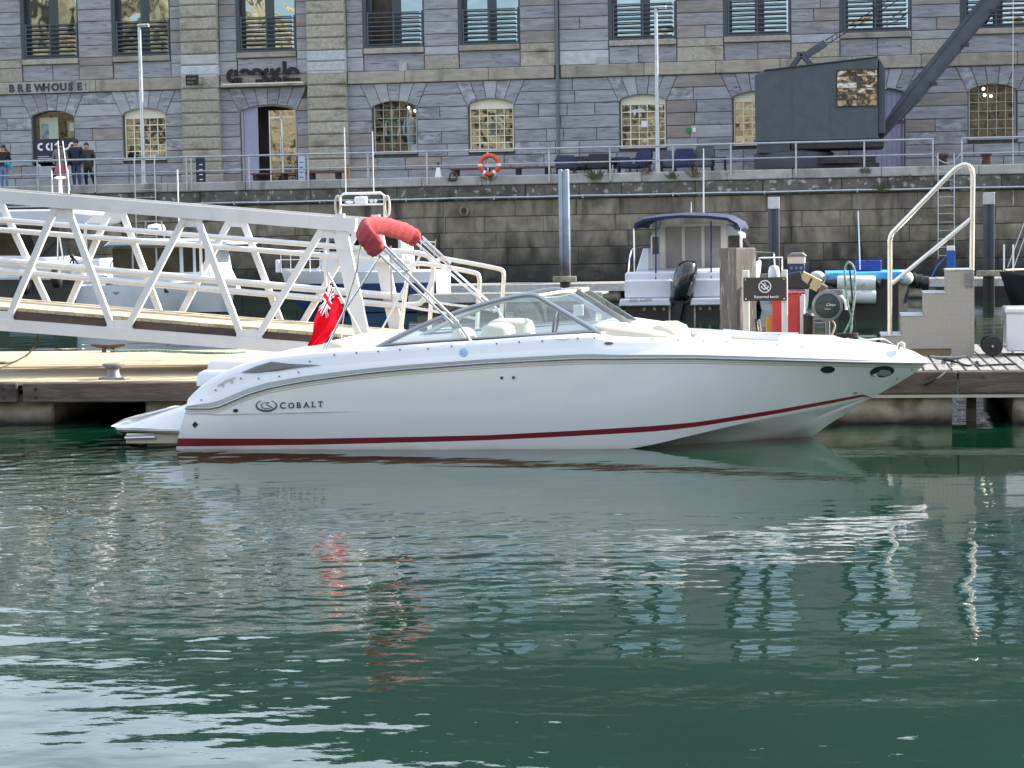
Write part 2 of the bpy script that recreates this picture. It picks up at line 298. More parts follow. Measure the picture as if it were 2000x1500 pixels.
# ================================================================ THE SETTING
# ---- water: one rippled sheet, fine in front of the boats, coarser far off
def make_water():
    rng = np.random.RandomState(5)
    ys = [1.5]
    while ys[-1] < 90: ys.append(ys[-1] + max(.02, min(.5, ys[-1] ** 2 / (2050 * 2.1) * .62)))
    ys = np.array([-60., -25., -8., 0.] + ys); nc = 620
    t = np.linspace(-.62, .36, nc)
    half = np.maximum(ys, 3.)
    X = half[:, None] * t[None, :]; Y = np.repeat(ys[:, None], nc, 1)
    dy = np.gradient(ys); Z = np.zeros_like(X)
    # patches of rougher and smoother water
    def patch(s, k):
        r = np.random.RandomState(k); p = np.zeros_like(X)
        for i in range(7):
            a = r.uniform(0, 2 * pi); kk = s * r.uniform(.6, 1.7); p += np.sin(kk * (X * cos(a) + Y * 0.55 * sin(a)) + r.uniform(0, 6.3))
        return p / 7
    rough = 1 / (1 + np.exp(-(patch(.55, 3) * 5 + (-X - 4.4) * .55 - np.clip(13 - Y, 0, 9) * .30)))
    calm = 1 - .80 * np.exp(-((Y - 18) / 4.6) ** 2) / (1 + np.exp(-(X + 6.0) * 2.2))
    calm *= 1 - .33 / (1 + np.exp((Y - 12.5) * 1.1))
    wx = X + .25 * patch(1.1, 11); wy = Y + .25 * patch(1.3, 12)
    for i in range(64):
        lam = .075 * (1.6 / .075) ** (i / 63.); k = 2 * pi / lam
        a = rng.normal(pi / 2 + .25, .75); sl = .0035 if lam > .30 else .0044
        if .4 < lam < 1.0: sl *= 1.15
        amp = sl / k
        att = np.clip((lam / np.maximum(dy, 1e-3) - 1.6) / 2.2, 0, 1)[:, None]
        mod = (.75 + .6 * rough) if lam > .45 else (.75 + 2.1 * rough) * (1 - .25 / (1 + np.exp((Y - 12.) * 1.2)))
        ph = k * (wx * cos(a) + wy * sin(a)) + rng.uniform(0, 6.3)
        Z += amp * att * calm * mod * (np.sin(ph) + .22 * np.sin(2 * ph + .7))
    Z[ys < 1.5] = 0; Z[0] = 0
    nr = len(ys); vs = np.stack([X, Y, Z], -1).reshape(-1, 3)
    idx = np.arange(nr * nc).reshape(nr, nc)
    q = np.stack([idx[:-1, :-1], idx[:-1, 1:], idx[1:, 1:], idx[1:, :-1]], -1).reshape(-1, 4)
    # skirt of plain water out to the sides
    ext = []; b = len(vs); ex = []
    for j, s_ in ((0, -160.), (nc - 1, 160.)):
        for i in range(nr): ex.append((s_, ys[i], 0.))
    vs = np.concatenate([vs, np.array(ex)])
    for i in range(nr - 1):
        ext.append((b + i, idx[i, 0], idx[i + 1, 0], b + i + 1)); ext.append((idx[i, nc - 1], b + nr + i, b + nr + i + 1, idx[i + 1, nc - 1]))
    q = np.concatenate([q, np.array(ext)])
    me = bpy.data.meshes.new('water'); me.vertices.add(len(vs)); me.vertices.foreach_set('co', vs.astype(np.float32).ravel())
    me.loops.add(q.size); me.loops.foreach_set('vertex_index', q.astype(np.int32).ravel()); me.polygons.add(len(q))
    me.polygons.foreach_set('loop_start', np.arange(0, q.size, 4, dtype=np.int32)); me.update(); me.validate(); me.shade_smooth()
    o = bpy.data.objects.new('water', me); col.objects.link(o); tag(o, 'rippled green harbour water', kind='structure')
    mt = bpy.data.materials.new('harbour_water'); mt.use_nodes = True; n = mt.node_tree.nodes; L = mt.node_tree.links; p = n['Principled BSDF']
    p.inputs['Roughness'].default_value = .015; p.inputs['IOR'].default_value = 1.5
    tc = n.new('ShaderNodeTexCoord'); nz = n.new('ShaderNodeTexNoise'); nz.inputs['Scale'].default_value = .35; nz.inputs['Detail'].default_value = 3; L.new(tc.outputs['Object'], nz.inputs[0])
    rp = n.new('ShaderNodeValToRGB'); rp.color_ramp.elements[0].position = .35; rp.color_ramp.elements[1].position = .7
    rp.color_ramp.elements[0].color = (.0018, .018, .0095, 1); rp.color_ramp.elements[1].color = (.0026, .026, .0140, 1); L.new(nz.outputs[0], rp.inputs[0]); L.new(rp.outputs[0], p.inputs['Base Color'])
    mp = n.new('ShaderNodeMapping'); mp.inputs['Scale'].default_value = (1, 1.6, 1); L.new(tc.outputs['Object'], mp.inputs[0])
    n2 = n.new('ShaderNodeTexNoise'); n2.inputs['Scale'].default_value = 9; n2.inputs['Detail'].default_value = 3; L.new(mp.outputs[0], n2.inputs[0])
    bp = n.new('ShaderNodeBump'); bp.inputs['Strength'].default_value = .5; bp.inputs['Distance'].default_value = .0012; L.new(n2.outputs[0], bp.inputs['Height']); L.new(bp.outputs[0], p.inputs['Normal'])
    me.materials.append(mt)
make_water()

# ---- limestone cliff behind the photographer (the tan shapes mirrored in the windows)
def make_cliff():
    g = G(); rings = []
    for i in range(61):
        x = -170 + i * 5; h = itp([(-170, 30), (-66, 30), (-58, 21), (-20, 20), (30, 20), (130, 22)], x) + 2.0 * mnoise.noise((x * .11, 3, 0))
        ring = []
        for k in range(15):
            z = -1 + (h + 1) * k / 14; ring.append((x, -62 - 4 * k / 14 + 2.6 * mnoise.noise((x * .09, z * .16, 1)) + 1.2 * mnoise.noise((x * .3, z * .5, 4)), z))
        ring.append((x, -90, h + 2)); rings.append(ring)
    g.loft(rings)
    mt = pm('limestone_cliff', (.24, .19, .115), (.44, .36, .23), .16, (1, 1, 1.6), .95, dirt=[((.05, .045, .03), .54, .05, .16, (1, 1, .5)), ((.06, .055, .035), .60, .04, .5, (1.4, 1, .3))])
    g.build('cliff', mt, smooth=60, kind='structure')
make_cliff()

QY, FY, QZ = 68.0, 74.0, 4.03           # quay edge, facade plane, quay level
g = G().box(-75, 75, QY + .6, FY + .4, -1.5, QZ - .05)
g.build('quay_paving', pm('paving', (.24, .235, .22), (.32, .31, .29), 1.2, rough=.9, bump=.3), kind='structure', label='pale stone quay paving in front of the building')

# ---- quay wall, block by block
qw = empty('quay_wall', 'dark weathered stone quay wall with pale coping above the water', 'wall', (-12, QY, 0))
def courses(par, rows, x0, x1, lmin, lmax, y0, y1, mats, name, ch, jog=.02):
    for ri, (za, zb) in enumerate(rows):
        x = x0 - random.uniform(0, lmax)
        while x < x1:
            l = random.uniform(lmin, lmax); a, b = max(x, x0), min(x + l, x1)
            if b - a > .25: G().box(a + .005, b - .005, y0 + random.uniform(-jog, jog), y1, za + .005, zb - .005, ch).build(name, random.choice(mats), par)
            x += l
G().box(-75, 75, QY + .12, QY + .7, -1.5, 3.9).build('core', MORTAR, qw)
courses(qw, [(3.70, QZ)], -33, 11, 2.0, 3.4, QY - .06, QY + .7, [COPING], 'coping_stone', .03, .01)
courses(qw, [(3.20, 3.695)], -33, 11, 1.3, 2.6, QY - .02, QY + .4, [LICHEN], 'lichen_block', .03)
courses(qw, [(2.66, 3.195), (2.13, 2.655), (1.60, 2.125), (1.02, 1.595), (.45, 1.015), (-.3, .445)], -33, 11, 1.2, 2.9, QY + .04, QY + .4, QSTONE, 'block', .014, .02)
g = G().box(11, 75, QY, QY + .5, -1.5, 4.0).box(-75, -33, QY, QY + .5, -1.5, 4.0); g.build('plain_run', QSTONE[0], qw)
pp = [(-34 + i * 1.5, QY - .1, 3.29 + .008 * sin(i * 2.3)) for i in range(31)]
po = G().tube(pp, .035, 6).build('service_pipe', STEEL, None, 40, label='thin pale service pipe clipped along the quay wall', cat='pipe', loc=(-12, QY - .1, 3.29))
for i in range(15): G().box(-32.5 + 3 * i, -32.46 + 3 * i, QY - .13, QY + .05, 3.22, 3.34).build('clip', STEEL, po)
dr = empty('drain_outlet', 'round drain outlet in a square stone in the quay wall', 'drain', at(907, 412, QY))
p_ = at(907, 412, QY); g = G(); ringseg(g, p_.x, p_.z, .10, .17, 0, 360, QY - .08, QY + .1, 16); g.build('rim', QSTONE[1], dr)
G().lathe([(.12, 0), (.12, .05)], (p_.x, QY - .05, p_.z), 14, 'y').build('dark_disc', BLACK, dr)  # solid black disc stands in for the shade inside the outlet

# ---- the stone building
bd = empty('stone_building', 'grey stone waterfront building with arched ground floor windows and wide upper windows', 'building', (-12, FY, QZ))
ROWS = [QZ + i * (7.64 - QZ) / 8 for i in range(9)]
GW = [(-29.33, 'poster'), (-25.74, 'cream'), (-16.16, 'clear'), (-12.57, 'cream'), (-7.03, 'cream'), (-2.97, 'cream'), (5.25, 'clear')]
DOORS = [(-20.94, 1.06), (1.25, .96)]
PIL = [(-24.15, -22.77), (-19.33, -17.92)]
UW = [(-30.47, -28.21), (-26.89, -24.62), (-22.08, -19.79), (-17.28, -14.99), (-13.72, -11.45), (-8.23, -5.77), (-4.11, -1.72), (-.02, 2.47), (4.14, 6.6)]
XL, XR = -33.2, 8.6
SPR, CRN, HW = 6.80, 6.99, .82
def smat():
    r = random.random(); return STONE[0] if r < .52 else STONE[1] if r < .72 else STONE[2] if r < .83 else STONE[4] if r < .93 else STONE[3]
def stone(poly, mt=None, y=FY, name='stone', ch=.022):
    cx = sum(p[0] for p in poly) / len(poly); cz = sum(p[1] for p in poly) / len(poly); j = .008
    q = [(p[0] + (j if p[0] < cx else -j), p[1] + (j if p[1] < cz else -j)) for p in poly]
    return G().prism(q, y + random.uniform(-.006, .006), FY + .2, ch).build(name, mt or smat(), bd)
def fan(z):                                 # half width of the fan of arch stones at height z
    return HW + .03 if z <= 6.74 else lerp(HW + .03, 1.26, (z - 6.74) / .9)
arches = [(c, HW) for c, k in GW] + DOORS
def blocked(z0, z1):
    """closed intervals of a course: list of (x at bottom left, top left, bottom right, top right)"""
    out = []
    for c, h in arches:
        door = h != HW
        if z1 <= 5.13 and not door: continue
        e = h - HW
        out.append((c - fan(z0) - e, c - fan(z1) - e, c + fan(z0) + e, c + fan(z1) + e))
    for a, b in PIL: out.append((a, a, b, b))
    return sorted(out)
for r_ in range(8):
    z0, z1 = ROWS[r_], ROWS[r_ + 1]
    bl = blocked(z0, z1) + [(XR, XR, XR, XR)]; left = (XL, XL)
    for b in bl:
        lb, lt = left; rb, rt = b[0], b[1]
        L_ = min(rb, rt) - max(lb, lt)
        if L_ > .12:
            n = max(1, round(L_ / random.uniform(.95, 1.75))); cuts = sorted(lerp(max(lb, lt), min(rb, rt), (i + random.uniform(-.28, .28)) / n) for i in range(1, n))
            ed = [(lb, lt)] + [(c, c) for c in cuts] + [(rb, rt)]
            for (ab, a2), (bb, b2) in zip(ed, ed[1:]): stone([(ab, z0), (bb, z0), (b2, z1), (a2, z1)])
        left = (b[2], b[3])
for c, h in arches:                          # arch stones
    e = h - HW; n = 5 if e == 0 else 6
    rad = ((h) ** 2 + (CRN - SPR) ** 2) / (2 * (CRN - SPR)); zc = CRN - rad; am = math.asin(h / rad)
    for i in range(n):
        f0, f1 = -1 + 2 * i / n, -1 + 2 * (i + 1) / n
        def lo_(f): return (c + rad * sin(am * f), zc + rad * cos(am * f))
        def hi_(f): return (c + (1.26 + e) * f, 7.64)
        poly = [lo_(f0), lo_((f0 + f1) / 2), lo_(f1), hi_(f1), hi_(f0)]
        if i == 0: poly = [(c - h - .03, 6.72)] + poly[0:]
        if i == n - 1: poly = poly[:3] + [(c + h + .03, 6.72)] + poly[3:]
        stone(poly, STONE[random.choice((0, 0, 0, 3, 2, 1))], FY - .012, 'arch_stone', .018)
for a, b in PIL:                             # rusticated granite pilasters
    zs = [QZ + i * .4512 for i in range(10)]; zs = [z for z in zs if z < 8.1] + [8.12, 8.5, 8.9] + [8.9 + .4512 * i for i in range(1, 6)]
    for z0, z1 in zip(zs, zs[1:]):
        m_ = GRANITE_P if 8.1 < z0 + .01 < 8.85 else GRANITE
        o = .02 if z0 > 8.8 else .06 - .03 * (z0 - QZ) / 4
        w_ = .0 if z0 > 4.4 else .05
        G().prism([(a - o - w_, z0 + .006), (b + o + w_, z0 + .006), (b + o + w_, z1 - .006), (a - o - w_, z1 - .006)], FY - .26 - w_, FY + .2, .05).build('pilaster_block', m_, bd)
# string course
x = XL
cutx = sorted([p for q in PIL for p in q])
segs = [(XL, PIL[0][0] - .05), (PIL[0][1] + .05, PIL[1][0] - .05), (PIL[1][1] + .05, -10.2), (-9.98, XR)]
for a, b in segs:
    n = max(1, round((b - a) / 2.6)); ed = [lerp(a, b, i / n) + (random.uniform(-.5, .5) if 0 < i < n else 0) for i in range(n + 1)]
    for p, q in zip(ed, ed[1:]): G().box(p + .006, q - .006, FY - .10, FY + .2, 7.65, 8.09, .025).build('string_course', BAND, bd)
# panel zone and sills under the upper windows
edges = [XL] + [v for q in UW for v in q] + [XR]
def clip(a, b):
    for p, q in PIL:
        if a < p - .1 < b - .1 and b <= q + .6: return a, p - .07
        if p - .6 <= a and a < q + .07 < b: return q + .07, b
        if a < p and b > q: return None
    return a, b
for i, (a, b) in enumerate(UW):
    G().box(a + .02, b - .02, FY - .07, FY + .5, 8.73, 8.93, .02).build('sill', random.choice([BAND, GRANITE]), bd)
    n = random.choice((1, 1, 2)); cs = [a + .01, lerp(a, b, random.uniform(.4, .6)), b - .01] if n == 2 else [a + .01, b - .01]
    for p, q in zip(cs, cs[1:]): stone([(p, 8.10), (q, 8.10), (q, 8.73), (p, 8.73)], STONE[2] if i in (1, 4) and n == 2 else STONE[random.choice((0, 0, 1))], FY + .04, 'panel_stone')
upper = [(edges[2 * i], edges[2 * i + 1]) for i in range(len(UW) + 1)]
up_rows = [8.93 + .445 * i for i in range(6)]
for i, (a, b) in enumerate(upper):
    pcs = [(a, b)]
    for p, q in PIL:
        nx = []
        for s_, t_ in pcs:
            if s_ < p and t_ > q: nx += [(s_, p - .03), (q + .03, t_)]
            else: nx.append((s_, t_))
        pcs = nx
    for s_, t_ in pcs:
        if t_ - s_ < .15: continue
        sub = [(s_, -10.16), (-10.02, t_)] if s_ < -10.1 < t_ else [(s_, t_)]
        for s2, t2 in sub:
            mt = random.choice([GRANITE, GRANITE_P, GRANITE]) if i in (0, 5, 6, 7, 8, 4) else random.choice([STONE[3], STONE[4]])
            stone([(s2, 8.10), (t2, 8.10), (t2, 8.62), (s2, 8.62)], mt, FY - .01, 'pier_stone')
            stone([(s2, 8.62), (t2, 8.62), (t2, 8.93), (s2, 8.93)], random.choice([STONE[3], mt]), FY - .01, 'pier_stone')
            for z0, z1 in zip(up_rows, up_rows[1:]):
                n = max(1, round((t2 - s2) / random.uniform(.9, 1.7))); cs = [s2] + sorted(lerp(s2, t2, (k + random.uniform(-.3, .3)) / n) for k in range(1, n)) + [t2]
                for p, q in zip(cs, cs[1:]): stone([(p, z0), (q, z0), (q, z1), (p, z1)], random.choice([STONE[1], STONE[1], STONE[0], STONE[4], STONE[1]]))
# masonry above the frame, eaves, roof and the long wing to the right
zt = up_rows[-1]; g = G()
for a, b in upper: g.box(a, b, FY, FY + .5, zt, 12.5)
g.box(XL, XR, FY + .01, FY + .5, 12.5, 13.3); g.box(XR, 62, FY, FY + .5, 3.9, 13.3); g.box(XL, XL + .5, FY + .51, FY + 12, 3.9, 13.3)
g.build('upper_masonry', STONE[1], bd)
G().box(XL - .1, 62, FY - .35, FY + .5, 13.301, 13.65, .03).build('cornice', BAND, bd)
g = G(); rv_ = [(XL - .2, FY - .3, 13.66), (62, FY - .3, 13.66), (62, FY + 7, 22.0), (-11.5, FY + 7, 22.0), (XL - .2, FY + 14.5, 13.66), (62, FY + 14.5, 13.66)]
g.add(rv_, [(0, 1, 2, 3), (0, 3, 4), (3, 2, 5, 4), (1, 5, 2), (0, 4, 5, 1)])
g.build('roof', pm('roof_slate', (.035, .038, .045), (.055, .06, .068), 4, rough=.75), bd)
# backing behind the stones, with the openings left free
g = G(); bx = sorted([(c - h, c + h, 0) for c, h in arches]); last = XL
for a, b, _ in bx: g.box(last, a - .0, FY + .10, FY + .45, 3.9, 7.64); last = b
g.box(last, XR, FY + .10, FY + .45, 3.9, 7.64)
for c, k in GW: g.box(c - HW, c + HW, FY + .10, FY + .45, 3.9, 5.11)
g.box(XL, XR, FY + .10, FY + .45, 7.641, 8.74)
for c, h in arches: g.box(c - h, c + h, FY + .19, FY + .45, 7.0, 7.639)
for a, b in upper: g.box(a, b, FY + .10, FY + .45, 8.742, zt)
g.build('backing', MORTAR, bd)
G().tube([(-10.09, FY - .1, 4.1), (-10.09, FY - .1, 12.4)], .06, 8).build('downpipe', pm('pipe_grey', (.12, .13, .15), rough=.5), bd, 40)

# windows of the ground floor
def pane_at(win, mesh, c, mt_i=None, tilt=.012):
    o = bpy.data.objects.new('pane', mesh); col.objects.link(o); o.parent = win; o.location = V(c) - WL[win.name]
    o.rotation_euler = (random.gauss(0, tilt), 0, random.gauss(0, tilt)); return o
def pane_mesh(w_, h_, mt):
    me = bpy.data.meshes.new('pane'); g = G().box(-w_ / 2, w_ / 2, -.004, .004, -h_ / 2, h_ / 2); me.from_pydata(g.v, [], g.f); me.materials.append(mt); return me
GY = FY + .24
PM = {}
def ground_window(cx, kind):
    z0, x0, x1 = 5.13, cx - HW + .01, cx + HW - .01; top = 6.62 if kind == 'cream' else 7.0
    nx, nz = 5, 6; fw = .045; th = .02 if kind != 'poster' else .02
    g = G(); g.box(x0, x0 + fw, GY - .05, GY + .05, z0, 7.0); g.box(x1 - fw, x1, GY - .05, GY + .05, z0, 7.0)
    g.box(x0 - .01, x1 + .01, FY - .03, GY + .05, z0 - .06, z0 + .03)
    if kind == 'cream': g.box(x0 + fw, x1 - fw, GY - .04, GY + .03, top, 7.0)
    pw, ph = (x1 - x0 - 2 * fw) / nx, (top - z0 - .03) / nz
    if kind != 'poster':
        for i in range(1, nx): xx = x0 + fw + i * pw; t_ = .03 if (kind == 'cream' and i in (1, 4)) else th; g.box(xx - t_ / 2, xx + t_ / 2, GY - .03 - (.01 if i in (1, 4) else 0), GY + .03, z0 + .03, top)
        for k in range(1, nz): zz = z0 + .03 + k * ph; t_ = .035 if k in (1, 5) and kind == 'cream' else th; g.box(x0 + fw, x1 - fw, GY - .026, GY + .026, zz - t_ / 2, zz + t_ / 2)
    win = g.build('window', CREAM if kind == 'cream' else pm('grey_bars', (.45, .45, .42), rough=.5) if kind == 'clear' else DKFRAME, bd)
    mt = GLASS_OLD if kind == 'cream' else GLASS_CLEAR
    if kind != 'poster':
        if kind not in PM: PM[kind] = pane_mesh(pw - .02, ph - .02, mt)
        for i in range(nx):
            for k in range(nz): pane_at(win, PM[kind], (x0 + fw + (i + .5) * pw, GY, z0 + .03 + (k + .5) * ph), tilt=.006 if kind == 'cream' else .004)
    else: pane_at(win, pane_mesh(x1 - x0 - .1, 1.85, GLASS_CLEAR), (cx, GY, 6.05), tilt=0)
    # the room behind
    y0, y1 = GY + .22, GY + 1.5; r_ = G()
    r_.add([(x0 - .3, y0, 4.9), (x1 + .3, y0, 4.9), (x1 + .3, y1, 4.9), (x0 - .3, y1, 4.9), (x0 - .3, y0, 7.2), (x1 + .3, y0, 7.2), (x1 + .3, y1, 7.2), (x0 - .3, y1, 7.2)], [(0, 1, 2, 3), (7, 6, 5, 4), (3, 2, 6, 7), (0, 3, 7, 4), (1, 5, 6, 2)])
    r_.build('interior', ROOM, win)
    return win
wins = [ground_window(c, k) for c, k in GW]

# upper windows: dark frames, two casements, slatted guard
slat_me = {}
for i, (a, b) in enumerate(UW):
    y = FY + .32; mid = (a + b) / 2; g = G()
    g.box(a, a + .14, FY + .02, y + .05, 8.935, 12.5); g.box(b - .05, b, FY + .05, y + .05, 8.935, 12.5); g.box(mid - .09, mid + .09, y - .04, y + .05, 8.94, 12.5)
    g.box(a + .14, b - .05, FY + .06, y + .05, 8.935, 9.05); g.box(a + .14, b - .05, y - .05, y + .05, 12.3, 12.5)
    for s_ in (a + .14, mid + .09): g.box(s_, s_ + .16, y - .03, y + .04, 9.05, 12.3)
    win = g.build('upper_window', DKFRAME, bd)
    for s_, e_ in ((a + .30, mid - .09), (mid + .25, b - .05)):
        if i == 3 and s_ < mid: continue
        pane_at(win, pane_mesh(e_ - s_, 3.25, GLASS_SKY), ((s_ + e_) / 2, y, 10.68), tilt=.004)
    G().box(a, b, y + .3, y + .35, 8.8, 12.6).build('dark_backing', ROOM, win)  # dark sheet in place of the shade of the room behind the panes
    gu = G().box(a + .16, b - .05, FY + .022, FY + .058, 8.95, 8.99).build('slat_guard', SLATM, bd)
    for s_ in (a + .16, mid - .02, b - .1): G().box(s_, s_ + .05, FY + .018, FY + .062, 8.991, 10.25).build('guard_post', SLATM, gu)
    w2 = (b - a) / 2 - .2
    for h_ in (0, 1):
        x0 = a + .2 if h_ == 0 else mid + .035
        for k in range(8):
            key = round(w2, 2)
            if key not in slat_me:
                me = bpy.data.meshes.new('slat'); q = G().box(0, w2, -.04, .03, -.022, .022, .008); me.from_pydata(q.v, [], q.f); me.materials.append(SLATM); slat_me[key] = me
            o = bpy.data.objects.new('slat', slat_me[key]); col.objects.link(o); o.parent = gu; o.location = V((x0, FY + .04, 9.07 + .162 * k)) - WL[gu.name]

# doors
LAV = pm('lavender_door', (.30, .30, .42), (.34, .34, .46), 3, rough=.5)
c, h = DOORS[0]; g = G()
g.box(c - h, c - h + .08, FY + .1, FY + .3, QZ, 6.9).box(c + h - .06, c + h, FY + .1, FY + .3, QZ, 6.9); pts = arc(c, SPR - 2.9, 3.08, 69, 111, 12)
for p, q in zip(pts, pts[1:]): g.bar((p[0], FY + .16, p[1]), (q[0], FY + .16, q[1]), .12, .06)
do = g.build('entrance_door', pm('door_frame', (.36, .35, .37), rough=.5), bd)
G().box(c - h + .09, c - h + .62, FY + .14, FY + .2, QZ, 6.95).build('door_leaf', LAV, do)
G().box(c - h - .2, c + h + .2, FY + 1.6, FY + 1.7, 3.9, 7.2).build('hall', ROOM, do)
g = G().box(c - .06, c - .02, FY + .3, FY + .38, QZ, 6.8).box(c + .40, c + .46, FY + .3, FY + .38, QZ, 6.55).box(c - .02, c + h, FY + .3, FY + .38, 6.50, 6.56).build('glazed_screen', CREAM, do)
pane_at(do, pane_mesh(1.0, 2.75, GLASS_OLD), (c + .5, FY + .34, 5.42), tilt=.006)
g = G().tube([(c + .38, FY + .27, 4.9), (c + .38, FY + .27, 5.8)], .02, 6).build('handle', STEEL, do)
c, h = DOORS[1]
dd = G().box(c - h, c + h, FY + .262, FY + .3, QZ, 6.97).build('boarded_door', LAV, bd)
for x_ in (c - h, c + h - .06): G().box(x_, x_ + .06, FY + .1, FY + .26, QZ, 6.9).build('jamb', LAV, dd)
for i in range(10): G().box(c - h + .07 + i * .178, c - h + .244 + i * .178, FY + .2, FY + .26, QZ, 6.97, .01).build('board', LAV, dd)

# things in the shop windows
def tee(c, y, s=1.):
    return G().prism([(c[0] + s * px, c[1] + s * pz) for px, pz in [(-.2, -.45), (.2, -.45), (.23, .1), (.38, .05), (.42, .2), (.2, .4), (.08, .42), (0, .36), (-.08, .42), (-.2, .4), (-.42, .2), (-.38, .05), (-.23, .1)]], y, y + .08, .02)
tag(tee((-12.52, 5.92), GY + .3).build('shirt', pm('white_cotton', (.75, .76, .78), rough=.9), loc=(-12.52, GY + .3, 5.5)), 'white sleeveless shirt on a hanger in the arched shop window', 'shirt')
def mannequin(cx, c1, c2, hd, label):
    e = empty('mannequin', label, 'mannequin', (cx, GY + .55, 5.0)); y = GY + .55
    G().lathe([(.10, 5.0), (.13, 5.5), (.17, 5.75), (.13, 5.95), (.17, 6.2), (.19, 6.35), (.09, 6.46)], (cx, y, 0), 12).build('clothes', c1, e, 50)
    G().lathe([(.05, 6.44), (.05, 6.52), (.08, 6.58), (.085, 6.66), (.05, 6.74)], (cx, y, 0), 10).build('head', c2, e, 50)
    for s_ in (-1, 1): G().tube([(cx + s_ * .2, y, 6.36), (cx + s_ * .27, y, 6.05), (cx + s_ * .22, y - .1, 5.75)], .045, 6).build('arm', c2 if hd else c1, e, 50)
PALE = pm('pale_figure', (.6, .62, .62), rough=.6)
mannequin(-16.42, pm('green_cloth', (.03, .16, .10), rough=.9), PALE, 1, 'shop mannequin in a green top behind the arched window')
mannequin(-15.72, pm('pale_blue_cloth', (.42, .55, .60), rough=.9), PALE, 0, 'shop mannequin in pale blue clothes behind the arched window')
tag(G().box(-15.62, -15.40, GY + .1, GY + .14, 5.18, 5.42).build('price_card', INKW, loc=(-15.5, GY + .12, 5.18)), 'small white card standing in the shop window corner', 'card')
LAMPM = bpy.data.materials.new('lit_lamp'); LAMPM.use_nodes = True; LAMPM.node_tree.nodes['Principled BSDF'].inputs['Emission Color'].default_value = (1, .85, .6, 1); LAMPM.node_tree.nodes['Principled BSDF'].inputs['Emission Strength'].default_value = 5
for lx, lz, lb in ((-15.75, 6.78, 'lit ceiling lamp over the pale blue mannequin, left one'), (-15.50, 6.66, 'lit ceiling lamp over the pale blue mannequin, right one'), (-12.1, 6.72, 'lit lamp behind the cream window with the white shirt'), (4.98, 6.88, 'lit lamp high in the far right arched window'), (5.02, 6.66, 'lit lamp low in the far right arched window'), (5.24, 6.62, 'lit lamp in the middle of the far right arched window')):
    tag(G().ball((lx, GY + .35, lz), .05, .05, .05, 8, 6).build('ceiling_lamp', LAMPM, None, 60, loc=(lx, GY + .35, lz)), lb, 'lamp', 'shop window lamps')
# poster board in the left window
pb = empty('shop_poster', 'dark navy shop board with white lettering in the left arched window', 'sign', (-29.33, FY + .12, QZ + .7))
PNAVY = pm('poster_navy', (.012, .016, .04), rough=.35)
G().box(-30.12, -28.54, FY + .10, FY + .16, 4.75, 5.95).build('board', PNAVY, pb)
g = G(); yy = FY + .085
for k, (cx, a0, a1) in enumerate([(-29.85, 60, 300), (-29.52, 100, 280), (-29.18, 20, 160), (-28.88, 200, 340), (-28.62, 60, 300)]): ringseg(g, cx, 5.66, .075, .15, a0, a1, yy, yy + .012, 8)
g.box(-29.46, -29.40, yy, yy + .012, 5.5, 5.8); g.box(-29.05, -28.98, yy, yy + .012, 5.52, 5.66)
for k in range(3): g.box(-30.0, -29.55 + .1 * (k % 2), yy, yy + .01, 5.28 - .07 * k, 5.30 - .07 * k)
g.lathe([(.06, 0), (.06, .01)], (-29.95, yy, 4.95), 10, 'y'); g.build('lettering', INKW, pb)
pc = empty('poster_panel', 'cream panel with a blue picture in the left arched window', 'poster', (-29.75, GY + .3, 5.95))
G().box(-30.05, -29.32, GY + .28, GY + .32, 5.75, 6.78).build('panel', CREAM, pc); G().box(-29.98, -29.7, GY + .26, GY + .275, 5.95, 6.55).build('picture', pm('blue_print', (.03, .15, .5), (.5, .6, .7), 5, rough=.4), pc)
pc = empty('notice_sheet', 'white notice sheet on the right of the left arched window', 'notice', (-28.7, GY + .3, 6.2))
G().box(-28.86, -28.6, GY + .28, GY + .30, 6.25, 6.55).build('sheet', INKW, pc); G().box(-28.95, -28.5, GY + .302, GY + .32, 6.0, 6.62).build('backing_board', pm('warm_board', (.4, .3, .15), rough=.7), pc)
tag(G().box(-25.85, -25.25, GY + .1, GY + .14, 5.17, 5.5).build('window_card', pm('sketched_card', (.7, .7, .68), (.35, .25, .2), 9, rough=.7), loc=(-25.5, GY + .1, 5.17)), 'white sketched card at the foot of the cream window by the lamp post', 'card')
tag(G().box(-7.1, -6.88, GY - .06, GY - .05, 5.83, 6.05).build('window_sticker', INKW, loc=(-7, GY - .05, 5.83)), 'small white sticker in the middle of the cream window behind the lamp post', 'sticker')

# lettering and small fixings on the wall
BRZ = pm('dark_lettering', (.045, .045, .05), rough=.5)
sg = empty('brewhouse_lettering', 'dark capital letters BREWHOUSE on the stone band', 'sign', (-29.5, FY - .11, 7.73))
G().box(at(15, 168, FY).x, at(176, 168, FY).x, FY - .118, FY - .101, 7.66, 8.07).build('panel', COPING, sg)
xx = at(20, 168, FY).x; x2 = at(166, 168, FY).x
for i, ch in enumerate('BREWHOUSE'):
    g = G(); x0 = lerp(xx, x2 - .15, i / 8.35); textgeo(g, ch, (x0, FY - .135, 7.735), .38, bold=.022)
    b_ = g.v[:]; n = len(b_); g.build('letter', BRZ, sg)
g = G(); textgeo(g, '!', (x2 + .03, FY - .135, 7.74), .36); g.build('letter', BRZ, sg)
